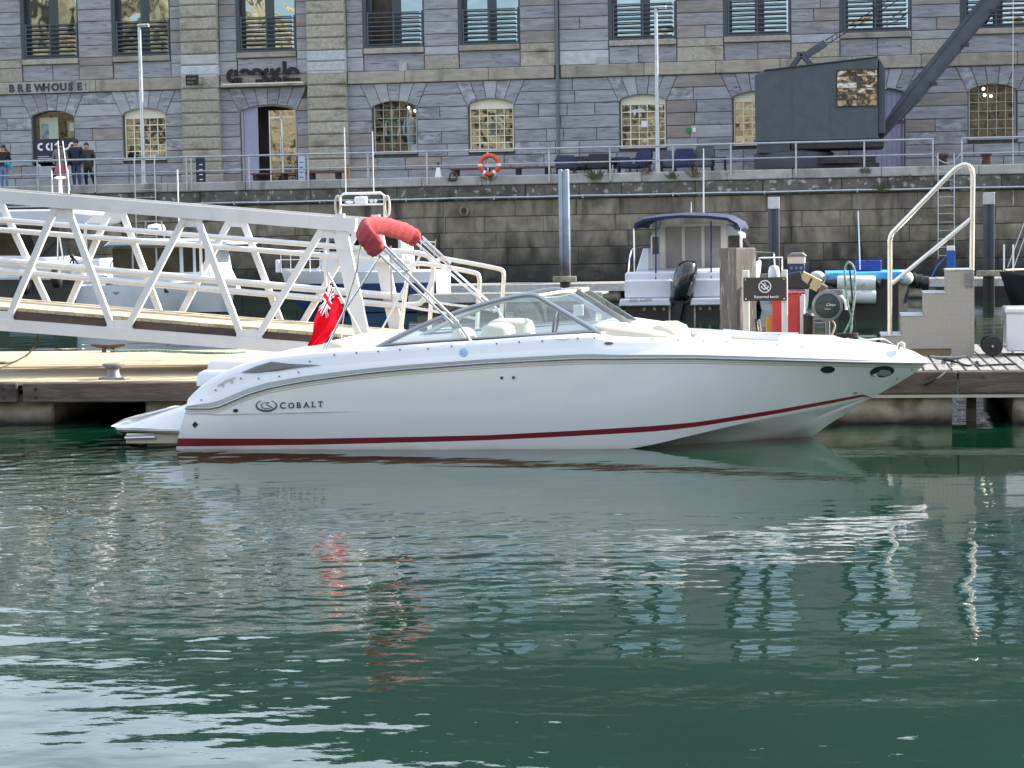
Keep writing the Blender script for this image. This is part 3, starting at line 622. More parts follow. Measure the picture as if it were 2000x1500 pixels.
# shop sign over the entrance
AR = empty('shop_sign', 'dark brown stencilled shop lettering standing on a ledge over the entrance', 'sign', (-20.9, FY - .2, 7.72))
BRN = pm('sign_brown', (.018, .014, .014), rough=.8); y0, y1 = FY - .24, FY - .14; zb = 7.80; LX = at(447, 150, FY).x; u_ = 2.72 / 6
G().box(LX - .25, LX + 2.95, FY - .35, FY - .02, 7.66, 7.74).build('ledge', BAND, AR); G().box(LX - .2, LX + 2.9, FY - .29, FY - .26, 7.742, 7.79).build('cream_strip', pm('sign_strip', (.72, .68, .58), rough=.5), AR)  # ledge with a cream strip along its front
def glyph(i, arcs, rects):
    g = G(); cx = LX + u_ * (i + .5); cz = zb + .27
    for a0, a1 in arcs: ringseg(g, cx, cz, .12, .265, a0, a1, y0, y1, 9)
    for a, b, c_, d in rects: g.box(cx + a, cx + b, y0, y1, zb + c_, zb + d)
    g.build('letter', BRN, AR)
glyph(0, [(95, 270)], [(.03, .17, .27, .5), (.03, .17, 0, .2)])
glyph(1, [(25, 150)], [(-.26, -.14, 0, .2)])
glyph(2, [(0, 170)], [(-.05, .2, 0, .12)])
glyph(3, [(95, 270)], [(.05, .19, .27, .5), (.05, .19, 0, .2)])
glyph(4, [(95, 270)], [(.08, .22, .3, .75), (.08, .22, 0, .2)])
glyph(5, [(5, 180)], [(-.26, -.1, 0, .15), (-.05, .27, 0, .13)])
bs_ = empty('blade_sign', 'small brown hanging sign projecting beside the left pilaster', 'sign', at(378, 158, FY - .35))
p_ = at(366, 148, FY - .4); q_ = at(391, 167, FY - .4)
G().box(p_.x, q_.x, FY - .62, FY - .58, q_.z, p_.z).build('plate', BRN, bs_); g = G()
for k in range(2): textgeo(g, ('ARCADE', 'ENTRY')[k], (p_.x + .06, FY - .625, p_.z - .16 - .14 * k), .085)
g.build('lettering', pm('tan_ink', (.45, .36, .25), rough=.5), bs_); G().box(q_.x, q_.x + .1, FY - .6, FY - .25, q_.z + .05, p_.z - .08).build('bracket', BAND, bs_)
for (px, py, w_, h_, mt, lb) in ((787, 130, .3, .3, COPING, 'small pale plaque under the open upper window'), (1176, 119, .42, .27, COPING, 'pale rectangular plaque below the first window right of the downpipe'), (1345, 254, .17, .17, pm('green_sign', (.03, .22, .08), rough=.5), 'small square green notice on the wall by the chairs'), (1356, 254, .13, .17, INKW, 'small square white notice on the wall by the chairs')):
    p_ = at(px, py, FY); tag(G().box(p_.x - w_ / 2, p_.x + w_ / 2, FY - .055, FY - .03, p_.z - h_ / 2, p_.z + h_ / 2, .005).build('wall_plaque', mt, loc=(p_.x, FY - .05, p_.z - h_ / 2)), lb, 'plaque')
# ================================================================ ON THE QUAY
RAILM = pm('railing_steel', (.40, .42, .45), (.50, .52, .54), 5, rough=.4, metal=.6)
RP = [-29.6, -27.52, -25.44, -22.15, -21.98, -19.93, -17.86, -15.78, -13.75, -11.67, -9.60, -7.56, -5.47, -3.57, -1.45, .75, 2.94]
def railing(label, posts, x0, x1):
    e = empty('railing', label, 'railing', ((x0 + x1) / 2, QY - .02, 3.75), 'quay edge railings')
    for p in posts: G().box(p - .028, p + .028, QY - .10, QY - .06, 3.76, 4.87).build('post', RAILM, e)
    for z, r in ((4.885, .034), (4.40, .024)): G().tube([(x0, QY - .08, z), (x1, QY - .08, z)], r, 8).build('rail', RAILM, e, 40)
railing('long grey two-rail railing along the quay edge, broken by the wall ladder', RP, -33, 2.96)
railing('short grey two-rail railing right of the wall ladder gap', [3.85, 6.0, 8.1], 3.83, 11)
ch = empty('gap_chain', 'slack chain hung across the railing gap above the wall ladder', 'chain', (3.4, QY - .08, 4.2))
G().tube([(2.96 + .87 * t / 10, QY - .08, 4.40 - .30 * (1 - (t / 5 - 1) ** 2)) for t in range(11)], .018, 5).build('chain', RAILM, ch, 60)

def wall_ladder(px0, px1, ptop, pbot, label):
    a = at(px0, ptop, QY - .22); b = at(px1, pbot, QY - .22); e = empty('wall_ladder', label, 'ladder', ((a.x + b.x) / 2, QY - .2, b.z), 'quay wall ladders')
    for x in (a.x, b.x): G().tube([(x, QY + .35, a.z - .15), (x, QY + .25, a.z), (x, QY - .15, a.z), (x, QY - .22, a.z - .25), (x, QY - .22, b.z)], .022, 6).build('stile', STEEL, e, 40)
    z = b.z + .1
    while z < 3.95: G().tube([(a.x, QY - .22, z), (b.x, QY - .22, z)], .014, 6).build('rung', STEEL, e, 40); z += .27
wall_ladder(1832, 1864, 300, 505, 'steel ladder down the quay wall below the railing gap')
wall_ladder(262, 309, 302, 560, 'steel ladder down the quay wall behind the left lamp post')

def lamp_post(px, ptop, Y, label):
    t = at(px, ptop, Y); e = empty('lamp_post', label, 'lamp post', (t.x, Y, QZ - .05), 'quay lamp posts')
    G().lathe([(.085, QZ - .05), (.075, QZ + .8), (.055, t.z)], (t.x, Y, 0), 12).build('column', STEEL, e, 40)
    G().lathe([(.12, QZ - .05), (.12, QZ + .02), (.085, QZ + .04)], (t.x, Y, 0), 12).build('base_plate', STEEL, e)
    G().box(t.x - .06, t.x + .36, Y - .09, Y + .09, t.z, t.z + .09, .03).build('lamp_head', STEEL, e); G().box(t.x + .1, t.x + .34, Y - .07, Y + .07, t.z - .012, t.z).build('lens', INKW, e)
lamp_post(272, 52, 68.35, 'slim grey lamp post in front of the left cream window')
lamp_post(1281, 17, 68.7, 'slim grey lamp post among the quay chairs')

# crane
CRM = pm('crane_grey', (.058, .070, .086), (.074, .088, .106), 3, rough=.55, dirt=[((.10, .085, .07), .66, .08, 2.2, (1.5, 1, .35))])
CRD = pm('crane_dark', (.025, .024, .026), (.05, .045, .042), 4, rough=.7)
cy = 69.6; P = lambda x, y, d=0: at(x, y, cy + d)
cb = empty('dock_crane', 'dark grey slew crane with a square cab and lattice window on the quay', 'crane', (P(1600, 320).x, cy + 1.3, QZ - .05))
a, b, c_, d = P(1475, 275), P(1728, 272), P(1728, 111), P(1475, 147); k = P(1492, 141)
xa, xb = a.x, b.x - .22
hz = [(xa, a.z), (xb, a.z), (xb, c_.z), (k.x, k.z + .05), (xa, d.z)]
G().prism(hz, cy, cy + 2.4, .03).build('cab_body', CRM, cb)
G().prism([(xb, a.z + .15), (xb + .25, a.z + .15), (xb + .25, c_.z - .35), (xb + .03, c_.z)], cy + .25, cy + 2.2, .02).build('cab_front', CRM, cb)
for k_ in (.30, .615): G().box(lerp(xa, xb, k_) - .02, lerp(xa, xb, k_) + .02, cy - .010, cy - .001, a.z + .05, lerp(k.z, c_.z, k_) - .02).build('seam_strip', CRM, cb)
G().box(xa - .03, xb + .03, cy - .035, cy + .05, a.z - .03, a.z + .06, .01).build('bottom_flange', CRM, cb); G().bar((k.x, cy + 1.2, k.z + .07), (xb + .02, cy + 1.2, c_.z + .02), 2.5, .03).build('roof_lip', CRM, cb)
wa, wb = P(1635, 208), P(1713, 136); G().box(wa.x - .03, wb.x + .03, cy - .03, cy + .02, wa.z - .03, wb.z + .03).build('window_surround', CRD, cb)
wf = G(); nz = 6
for i in range(1, nz): z = lerp(wa.z, wb.z, i / nz); wf.box(wa.x, wb.x, cy - .06, cy - .042, z - .014, z + .014)
xm = (wa.x + wb.x) / 2; wf.box(xm - .014, xm + .014, cy - .06, cy - .042, wa.z, wb.z); wf = wf.build('window', CRM, cb)
pmh = pane_mesh((wb.x - wa.x) / 2 - .02, (wb.z - wa.z) / nz - .02, glassmat('cab_glass', (.3, .3, .3), .30, .015, 1.6))
for i in range(2):
    for k in range(nz): pane_at(wf, pmh, (lerp(wa.x, wb.x, .25 + .5 * i), cy - .04, lerp(wa.z, wb.z, (k + .5) / nz)), tilt=.006)
q = P(1545, 320); G().lathe([(1.3, 0), (1.35, .1), (1.35, .55), (1.2, .62)], (xa + 1.25, cy + 1.3, QZ + .05), 24).build('counterweight', CRM, cb, 40)
G().box(xa + 1.2, xb + .2, cy + .1, cy + 2.2, a.z - .32, a.z - .02, .03).build('slew_deck', CRD, cb); G().box(xa + .05, xa + 1.15, cy + .15, cy + 2.1, a.z - .4, a.z - .01).build('rear_skirt', CRM, cb)
G().lathe([(1.25, 0), (1.25, .25)], (xa + 2.75, cy + 1.3, QZ + .2), 40).build('gear_ring', CRD, cb)
G().box(xa + 1.3, xb + .05, cy + .3, cy + 2.3, QZ - .05, QZ + .2, .03).build('base', CRD, cb)
g0, g1 = P(1716, 268, 1.2), P(1936, 0, 1.2); dv = (g1 - g0); tip = g0 + dv * 1.55
def taper(a, b, w0, w1, name, par):
    d = (b - a).normalized(); s_ = V((0, 1, 0)); up = s_.cross(d)
    rr = lambda p, w_: [p + s_ * w_ * 1.3 + up * w_, p - s_ * w_ * 1.3 + up * w_, p - s_ * w_ * 1.3 - up * w_, p + s_ * w_ * 1.3 - up * w_]
    return G().loft([rr(a, w0), rr(lerp(a, b, .2), w1), rr(b, w1)], True, True).build(name, CRM, par)
jb = taper(g0, tip, .13, .30, 'jib', cb)
for t in (.12, .3, .48, .64): p = lerp(g0, tip, t); G().box(p.x - .06, p.x + .2, p.y - .44, p.y - .39, p.z - .42, p.z - .30).build('bracket', CRD, jb)
for s_ in (-1, 1): p = lerp(g0, tip, .5); G().bar(lerp(g0, tip, .05) + V((.1 * s_, -.4, -.0)) - V((0, 0, .12 * s_)), tip + V((.2 * s_, -.42, -.2 * s_)), .05, .05).build('chord', CRM, jb)
fr = P(1568, 112, 1.2); g = G()
for s_ in (-.35, .35):
    g.bar((fr.x - .55, cy + 1.2 + s_, d.z + .1), (fr.x - .05, cy + 1.2 + s_, fr.z + .1), .1, .14); g.bar((fr.x + .45, cy + 1.2 + s_, d.z + .2), (fr.x - .05, cy + 1.2 + s_, fr.z + .1), .1, .14)
g.box(fr.x - .2, fr.x + .2, cy + .8, cy + 1.6, fr.z, fr.z + .16); g.build('a_frame', CRM, cb)
s0, s1 = P(1575, 108, .9), P(1612, 84, .9); G().bar(s0, s1, .3, .22).build('stay_block', CRM, cb)
for o_ in (-.08, .08):
    e_ = P(1745, 0, .9); G().tube([s1 + V((0, 0, o_)), e_ + V((0, 0, o_ * 1.2)), lerp(s1, e_, 1.8) + V((0, 0, o_))], .018, 5).build('stay', CRD, cb)
for t in (.1, .17): p = lerp(s1, e_, t); G().bar(p + V((0, 0, -.1)), p + V((0, 0, .1)), .03, .03).build('stay_spacer', CRD, cb)
p = P(1940, 0); tag(G().tube([at(1979, -20, 70.5), at(1978, 200, 70.5), at(1979, 400, 67.6)], .012, 5).build('hoist_line', STEEL, None, loc=at(1979, 400, 67.6)), 'thin hoist line hanging down beside the far right window', 'line')

# furniture on the quay
def quay_chair(px, Y, w_, back, mt, legs, rz, label):
    p = at(px, 335, Y); e = empty('lounge_chair', label, 'chair', (0, 0, 0), 'lounge chairs on the quay')
    G().box(-w_ / 2, w_ / 2, -.34, .30, .28, .44, .04).build('seat', mt, e, 40)
    bk = G(); rg = []
    for i in range(7): t = i / 6; y = .24 + .16 * t; hw = w_ / 2 * (1 - .18 * max(0, t - .6) / .4); rg.append([(-hw, y - .06, .44 + back * t), (-hw * .5, y - .09, .44 + back * t), (hw * .5, y - .09, .44 + back * t), (hw, y - .06, .44 + back * t), (hw, y + .07, .44 + back * t), (-hw, y + .07, .44 + back * t)])
    bk.loft(rg, True, True).build('backrest', mt, e, 40)
    for sx in (-1, 1):
        for sy in (-1, 1): G().tube([(sx * (w_ / 2 - .05), sy * .27, .3), (sx * (w_ / 2 - .01), sy * .31, 0)], .018, 6).build('leg', BLACK, e)
        if legs: G().tube([(sx * w_ / 2, -.3, .44), (sx * (w_ / 2 + .02), -.3, .62), (sx * (w_ / 2 + .02), .3, .62)], .03, 6).build('armrest', mt, e, 40)
    e.location = (p.x, Y, QZ - .05); e.rotation_euler = (0, 0, rz)
CN, CK, CG, CB_ = pm('chair_navy', (.020, .026, .055), (.03, .036, .07), 8, rough=.8), pm('chair_black', (.014, .015, .02), rough=.7), pm('chair_grey', (.085, .09, .105), (.11, .115, .13), 8, rough=.9), pm('chair_blue', (.018, .026, .075), (.024, .034, .095), 8, rough=.85)
quay_chair(1106, 71.2, .72, .36, CN, 1, .2, 'leftmost low navy lounge chair on the quay')
quay_chair(1131, 71.9, .78, .34, CK, 1, -.3, 'low black lounge chair second from the left, partly behind the navy one')
quay_chair(1171, 71.4, .86, .40, CK, 1, .1, 'wide black lounge chair left of the dark side table')
quay_chair(1222, 71.2, .70, .25, CN, 1, .5, 'low navy lounge chair with a short back beside the tub chair')
quay_chair(1250, 71.6, .62, .52, CB_, 0, -.4, 'rounded navy tub chair just left of the lamp post')
quay_chair(1302, 71.9, .70, .46, CG, 0, .15, 'grey lounge chair just right of the lamp post')
quay_chair(1336, 71.3, .70, .50, CB_, 0, .0, 'bright navy high backed chair between two grey chairs')
quay_chair(1374, 71.5, .70, .60, CG, 0, -.1, 'tall grey cushioned chair at the right end of the row')
def side_table(px, Y, w_, h_, label):
    p = at(px, 335, Y); e = empty('side_table', label, 'table', (p.x, Y, QZ - .05), 'dark side tables on the quay'); z = QZ - .05
    G().box(p.x - w_ / 2, p.x + w_ / 2, Y - .25, Y + .25, z + h_ - .04, z + h_).build('tabletop', CK, e)
    for sx in (-1, 1):
        for sy in (-1, 1): x = p.x + sx * (w_ / 2 - .03); G().box(x - .03, x + .03, Y + sy * .22 - .02, Y + sy * .22 + .02, z, z + h_ - .04).build('leg', CK, e)
side_table(1199, 71.0, .40, .55, 'dark square side table beside the wide black chair')
side_table(1280, 71.3, .50, .58, 'dark square side table just behind the lamp post')
side_table(1404, 71.5, .50, .60, 'dark square side table at the right end of the chairs')
REDW = pm('bench_red', (.13, .035, .03), (.18, .05, .045), 5, (.4, 3, 3), rough=.55)
def bench(p0, p1, Y, label):
    a, b = at(p0, 338, Y), at(p1, 338, Y); z = QZ - .05; e = empty('long_bench', label, 'bench', ((a.x + b.x) / 2, Y, z), 'long red benches')
    for k in range(3): G().box(a.x, b.x, Y - .24 + .165 * k, Y - .09 + .165 * k, z + .40, z + .45, .008).build('plank', REDW, e)
    for t in (.06, .36, .66, .94): x = lerp(a.x, b.x, t); G().box(x - .08, x + .08, Y - .2, Y + .2, z, z + .40, .01).build('leg', CK, e)
bench(490, 672, 72.6, 'long dark red bench in front of the entrance door'); bench(880, 1082, 72.6, 'long dark red bench behind the orange lifebuoy')
# lifebuoy
p = at(956, 322, QY - .2); lb = empty('lifebuoy', 'orange lifebuoy with white bands hung on the railing', 'lifebuoy', (p.x, QY - .2, p.z - .4))
ORG = pm('buoy_orange', (.55, .075, .03), (.62, .10, .04), 3, rough=.5)
G().tube([(p.x + .31 * cos(2 * pi * i / 28), QY - .2, p.z + .31 * sin(2 * pi * i / 28)) for i in range(28)], .082, 10, True).build('ring', ORG, lb, 60)
for a0 in (0, 180, 235, 305):
    G().tube([(p.x + .31 * cos(R(a0 + q)), QY - .2, p.z + .31 * sin(R(a0 + q))) for q in (-8, -3, 3, 8)], .088, 10).build('band', INKW, lb, 60)
G().box(p.x - .25, p.x + .25, QY - .13, QY - .10, p.z - .06, p.z + .02).build('holder', STEEL, lb)
# small things along the edge
p = at(856, 347, 69.5); e = empty('marker_cone', 'small white cone with a black top on the quay', 'cone', (p.x, 69.5, QZ))
G().lathe([(.13, QZ), (.12, QZ + .04), (.06, QZ + .36)], (p.x, 69.5, 0), 10).build('body', INKW, e, 40); G().lathe([(.035, QZ + .36), (.05, QZ + .40), (.05, QZ + .5), (.02, QZ + .54)], (p.x, 69.5, 0), 8).build('cap', BLACK, e, 40)
p = at(886, 356, QY - .1); e = empty('mooring_ring', 'dark iron mooring ring lying on the quay edge', 'mooring ring', (p.x, QY - .1, QZ))
G().tube([(p.x + .125 * cos(2 * pi * i / 16), QY - .12, QZ + .0 + .125 * sin(2 * pi * i / 16)) for i in range(16)], .03, 7, True).build('ring', RUST, e, 60); G().box(p.x - .2, p.x + .1, QY - .13, QY + .1, QZ - .16, QZ - .06, .03).build('anchor_block', RUST, e)
p = at(678, 350, 68.3); G().box(p.x - .07, p.x + .07, 68.2, 68.34, QZ - .06, QZ + .5, .01).build('timber_post', pm('orange_timber', (.28, .14, .07), (.34, .18, .09), 6, (3, 3, .5), rough=.8), None, loc=(p.x, 68.3, QZ - .06), label='short orange timber post behind the goalpost mast', cat='post')
for px, w_, h0, mt, lb in ((394, .27, 1.02, PNAVY, 'dark navy information pillar at the foot of the left pilaster'), (590, .26, .98, pm('pale_blue_board', (.42, .50, .62), rough=.5), 'pale blue notice board right of the entrance')):
    p = at(px, 345, 72.4); e = empty('information_pillar', lb, 'sign', (p.x, 72.4, QZ - .05)); G().box(p.x - w_ / 2, p.x + w_ / 2, 72.35, 72.45, QZ - .05, QZ + h0, .01).build('panel', mt, e)
    G().box(p.x - w_ / 2 - .06, p.x - w_ / 2 - .003, 72.36, 72.46, QZ - .05, QZ + h0 - .01).build('edge_panel', PNAVY, e)
    for k in range(4): G().box(p.x - .07, p.x + .06, 72.345, 72.348, QZ + .2 + .18 * k, QZ + .23 + .18 * k).build('print', INKW if px < 500 else PNAVY, e)
for px, lb in ((1842, 'rusty mooring bollard left, behind the handrail of the steps'), (1926, 'rusty mooring bollard right of the handrail of the steps')):
    p = at(px, 335, 68.5); G().lathe([(.18, QZ - .05), (.14, QZ + .04), (.12, QZ + .22), (.16, QZ + .30), (.19, QZ + .34), (.17, QZ + .40)], (p.x, 68.5, 0), 14).build('mooring_bollard', RUST, None, 40, loc=(p.x, 68.5, QZ - .05), label=lb, cat='bollard', group='rusty quay bollards')
LEAF = pm('weed_green', (.05, .09, .03), (.09, .12, .05), 9, rough=.8); LEAFD = pm('weed_dry', (.12, .10, .06), (.17, .14, .09), 9, rough=.9)
def weed(px, py, Y, h, n, mt, label):
    p = at(px, py, Y); g = G()
    for i in range(n):
        a = random.uniform(-1.1, 1.1); l = h * random.uniform(.5, 1.1); dx = l * sin(a); dz = l * cos(a); oy = random.uniform(-.15, .05); bx_ = random.uniform(-.15, .15)
        m1 = V((p.x + bx_ + dx * .5, p.y + oy, p.z + dz * .6)); e1 = V((p.x + bx_ + dx, p.y + oy - .05, p.z + dz)); w_ = V((.018, 0, .01)); b0 = V((p.x + bx_, p.y + oy, p.z))
        g.add([b0, m1 - w_, e1, m1 + w_], [(0, 1, 2, 3)])
    g.build('wall_weed', mt, None, loc=p, label=label, cat='plant', group='weeds on the quay edge')
weed(1165, 352, QY - .1, .42, 60, LEAF, 'green weed tuft on the coping below the first black chairs'); weed(1315, 350, QY - .1, .32, 40, LEAF, 'small green weed tuft on the coping right of the lamp post'); weed(1358, 348, QY - .1, .45, 45, LEAFD, 'dry brown weed on the coping below the right chairs')
weed(1268, 342, QY - .1, .35, 16, LEAFD, 'single dry stalk weed on the coping left of the lamp post'); weed(955, 354, QY - .1, .3, 30, LEAFD, 'dry weed below the lifebuoy'); weed(1725, 375, QY - .1, .38, 50, LEAF, 'green weed hanging from the wall below the crane'); weed(1690, 340, QY - .1, .25, 30, LEAFD, 'dry weed at the foot of the crane railing')
weed(1770, 352, QY - .1, .2, 30, LEAFD, 'low dry weed right below the lavender door')

# people
SKIN = pm('skin', (.42, .24, .17), rough=.6)
def person(px, Y, h, joints, mats, regions, label):
    """joints: name -> (x, y, z, radius) in fractions of the height; one continuous skinned body"""
    p = at(px, 350, Y); loc = V((p.x, Y, QZ - .05)); E_ = empty('person', label, 'person', loc, 'people walking on the quay')
    J = dict(pelvis=(0, 0, .52, .085), spine=(0, .0, .64, .082), chest=(0, .0, .76, .095), neck=(0, 0, .845, .036), head=(0, -.01, .90, .055), crown=(0, -.005, .955, .05),
             lsh=(-.105, 0, .80, .05), lel=(-.15, .02, .64, .034), lwr=(-.14, -.04, .50, .024), lha=(-.135, -.05, .45, .024), rsh=(.105, 0, .80, .05), rel=(.15, .02, .64, .034), rwr=(.14, -.04, .50, .024), rha=(.135, -.05, .45, .024),
             lhp=(-.05, 0, .47, .07), lkn=(-.055, -.01, .27, .043), lan=(-.055, .03, .05, .028), lto=(-.06, -.07, .02, .026), rhp=(.05, 0, .47, .07), rkn=(.055, -.01, .27, .043), ran=(.055, .03, .05, .028), rto=(.06, -.07, .02, .026))
    J.update(joints); ks = list(J); ed = [('pelvis', 'spine'), ('spine', 'chest'), ('chest', 'neck'), ('neck', 'head'), ('head', 'crown')]
    for s_ in 'lr': ed += [('chest', s_ + 'sh'), (s_ + 'sh', s_ + 'el'), (s_ + 'el', s_ + 'wr'), (s_ + 'wr', s_ + 'ha'), ('pelvis', s_ + 'hp'), (s_ + 'hp', s_ + 'kn'), (s_ + 'kn', s_ + 'an'), (s_ + 'an', s_ + 'to')]
    me = bpy.data.meshes.new('body'); me.from_pydata([V(J[k][:3]) * h for k in ks], [(ks.index(a), ks.index(b)) for a, b in ed], [])
    o = bpy.data.objects.new('tmp', me); col.objects.link(o); mo = o.modifiers.new('s', 'SKIN'); o.modifiers.new('u', 'SUBSURF').levels = 2
    for i, k in enumerate(ks): me.skin_vertices[0].data[i].radius = (J[k][3] * h,) * 2
    me.skin_vertices[0].data[0].use_root = True
    dg = bpy.context.evaluated_depsgraph_get(); m2 = bpy.data.meshes.new_from_object(o.evaluated_get(dg)); bpy.data.objects.remove(o)
    m2.name = 'body'; m2.materials.clear()
    for mm in mats: m2.materials.append(mm)
    for q in m2.polygons: q.material_index = regions(q.center / h); q.use_smooth = True
    b = bpy.data.objects.new('body', m2); col.objects.link(b); b.parent = E_; WL[b.name] = loc
    return E_, loc, h
def hair(E_, loc, h, mt, hd=(0, -.005, .925), long=0., sway=(0, 0)):
    c = loc + V(hd) * h; g = G().ball(c + V((0, .008 * h, .014 * h)), .058 * h, .064 * h, .062 * h, 12, 8)
    if long: g.loft([[c + V((sway[0] * t * h + .05 * h * (1 - .3 * t) * cos(a), .03 * h + sway[1] * t * h + .03 * h * sin(a), -.01 * h - long * h * t)) for a in [2 * pi * k / 8 for k in range(8)]] for t in (0, .3, .6, .85, 1)], True, True)
    g.build('hair', mt, E_, 60)
HB, HD_ = pm('hair_dark', (.02, .014, .012), rough=.6), pm('hair_brown', (.05, .03, .02), rough=.6)
def reg(c): return 0 if c.z > .835 or (abs(c.x) > .1 and c.z < .5 and c.z > .40) else 1 if c.z > .52 else 2 if c.z > .05 else 3
def reg_sl(c): return 0 if c.z > .835 or (abs(c.x) > .1 and c.z < .48 and c.z > .38) else 1 if c.z > .45 else 2 if c.z > .05 else 3
DEN, DENL, BRWN, TAUPE = pm('denim', (.03, .05, .11), (.05, .075, .15), 20, rough=.9), pm('pale_denim', (.14, .22, .36), rough=.9), pm('brown_jacket', (.045, .035, .028), (.07, .055, .045), 10, rough=.8), pm('taupe_coat', (.15, .135, .12), (.2, .18, .16), 12, rough=.9)
SH = pm('shoe_dark', (.02, .02, .022), rough=.6)
W1 = dict(lkn=(-.05, -.06, .28, .043), lan=(-.05, -.04, .06, .028), lto=(-.05, -.12, .02, .026), ran=(.06, .10, .07, .028), rto=(.06, .03, .02, .026))
e = person(150, 71.2, 1.80, dict(lto=(-.05, .09, .02, .026), rto=(.07, .09, .02, .026), lan=(-.05, 0, .05, .028), ran=(.06, 0, .05, .028)), [SKIN, pm('navy_jacket', (.012, .016, .035), rough=.8), DEN, SH], reg_sl, 'person in a navy jacket and jeans, back turned, tallest of the walking group'); hair(*e, HB)
e = person(119, 71.0, 1.68, dict(lel=(-.16, -.01, .66, .034), lwr=(-.12, -.07, .55, .024), lha=(-.1, -.08, .52, .024)), [SKIN, TAUPE, SKIN, SH], reg, 'person in a taupe coat and pink skirt with long dark hair'); hair(*e, HB, long=.26)
E_, loc, h = e; G().lathe([(.085 * h, .55 * h), (.12 * h, .45 * h), (.145 * h, .34 * h), (.13 * h, .335 * h)], loc, 14).build('skirt', pm('pink_skirt', (.36, .09, .13), rough=.85), E_, 60); G().box(loc.x - .3, loc.x - .2, loc.y - .12, loc.y + .12, loc.z + .42, loc.z + .78, .04).build('shoulder_bag', CK, E_)
e = person(173, 71.9, 1.70, dict(head=(-.03, -.02, .90, .055), crown=(-.03, -.02, .955, .05), lhp=(-.05, 0, .47, .07), rkn=(.09, 0, .27, .043), ran=(.14, .02, .06, .028), rto=(.17, -.03, .02, .026)), [SKIN, BRWN, pm('dark_trousers', (.02, .022, .03), rough=.9), SH], reg_sl, 'person in a brown jacket walking behind the man in navy'); hair(*e, HD_, hd=(-.03, -.005, .925))
E_, loc, h = e; G().loft([[loc + V((.05 + .13 * cos(a), .14 + .10 * sin(a), z)) for a in [2 * pi * k / 10 for k in range(10)]] for z in (.88, .95, 1.2, 1.36, 1.42)], True, True).build('backpack', CK, E_, 50)
e = person(8, 71.0, 1.66, dict(lto=(-.09, .03, .02, .026)), [SKIN, pm('black_top', (.02, .018, .022), rough=.9), DENL, SH], reg, 'person at the left edge with wind-blown hair and a teal bag'); hair(*e, HB, long=.15, sway=(.16, 0))
E_, loc, h = e; G().loft([[loc + V((.12 + t * .36 + .0 * a, -.16 + .05 * cos(a), .98 - .30 * t * t + (.10 - .05 * t) * sin(a))) for a in [2 * pi * k / 8 for k in range(8)]] for t in (0, .2, .5, .8, 1)], True, True).build('teal_bag', pm('teal_fabric', (.01, .30, .42), rough=.7), E_, 50)
# ================================================================ PONTOONS, PILES, GANGWAY
DECK = pm('deck_timber', (.36, .29, .195), (.50, .42, .295), 5, (.5, 6, 4), rough=.8, rv=.14, hv=.01, bump=.4, bs=30, dirt=[((.26, .21, .15), .60, .15, 1.5, (1, 1, 1))])
DECKG = pm('grey_deck_timber', (.17, .165, .16), (.28, .27, .265), 5, (6, .5, 4), rough=.85, rv=.16, bump=.4, bs=30)
FASC = pm('fascia_timber', (.075, .055, .045), (.14, .105, .085), 4, (.6, 4, 5), rough=.8, rv=.15, bump=.5, bs=20, dirt=[((.05, .035, .03), .6, .1, 3, (1, 1, 1))])
CONC = pm('float_concrete', (.28, .24, .18), (.40, .36, .29), 4, rough=.95, bump=.7, bs=14, rv=.08, dirt=[((.15, .125, .085), .54, .12, 3, (1, 1, 1))], tide=((.02, .02, .016), .02, .16))
def bolt(g, x, y, z, r=.018): g.lathe([(r, -.012), (r, 0)], (x, y, z), 8, 'y')
# left pontoon: planks run along, fascia boards in front
PZ, PZ2 = .50, .57
lp = empty('timber_pontoon', 'sunlit timber pontoon under the white gangway, left of the speedboat', 'pontoon', (-9, 25, 0))
yf, yb = 22.2, 28.4
n = 28; dy = (yb - yf) / n
for i in range(n):
    xs = [-19] + sorted(random.uniform(-16, -4) for _ in range(2)) + [-2.2]
    for a, b in zip(xs, xs[1:]):
        if b - a > .3: G().box(a + .003, b - .003, yf + i * dy + .004, yf + (i + 1) * dy - .004, PZ - .045, PZ + random.uniform(-.003, .003), .006).build('deck_plank', DECK, lp)
for a, b in ((-19, -13.6), (-13.57, -9.31), (-9.24, -7.93 + 3.2), (-4.70, -2.2)):
    fb = G().box(a, b, yf - .075, yf - .005, PZ - .235, PZ - .012, .012).build('fascia_board', FASC, lp); g = G(); x = a + .35 if b - a > 1 else a + .2
    xs_ = [a + .16, b - .16] + ([(a + b) / 2] if b - a > 2 else [])
    for x in xs_:
        for dz_ in (.08, .18): g = G(); bolt(g, x, yf - .074, PZ - dz_); g.build('bolt', BLACK, fb)
G().box(-19, -2.2, yf + .05, yb - .05, PZ - .10, PZ - .05).build('frame', FASC, lp)
for a, b in ((-16, -13), (-12, -8.95), (-7.85, -5.0), (-4.4, -2.3)): G().box(a, b, yf + .10, yb - .1, -.5, PZ - .15, .03).build('concrete_float', CONC, lp)
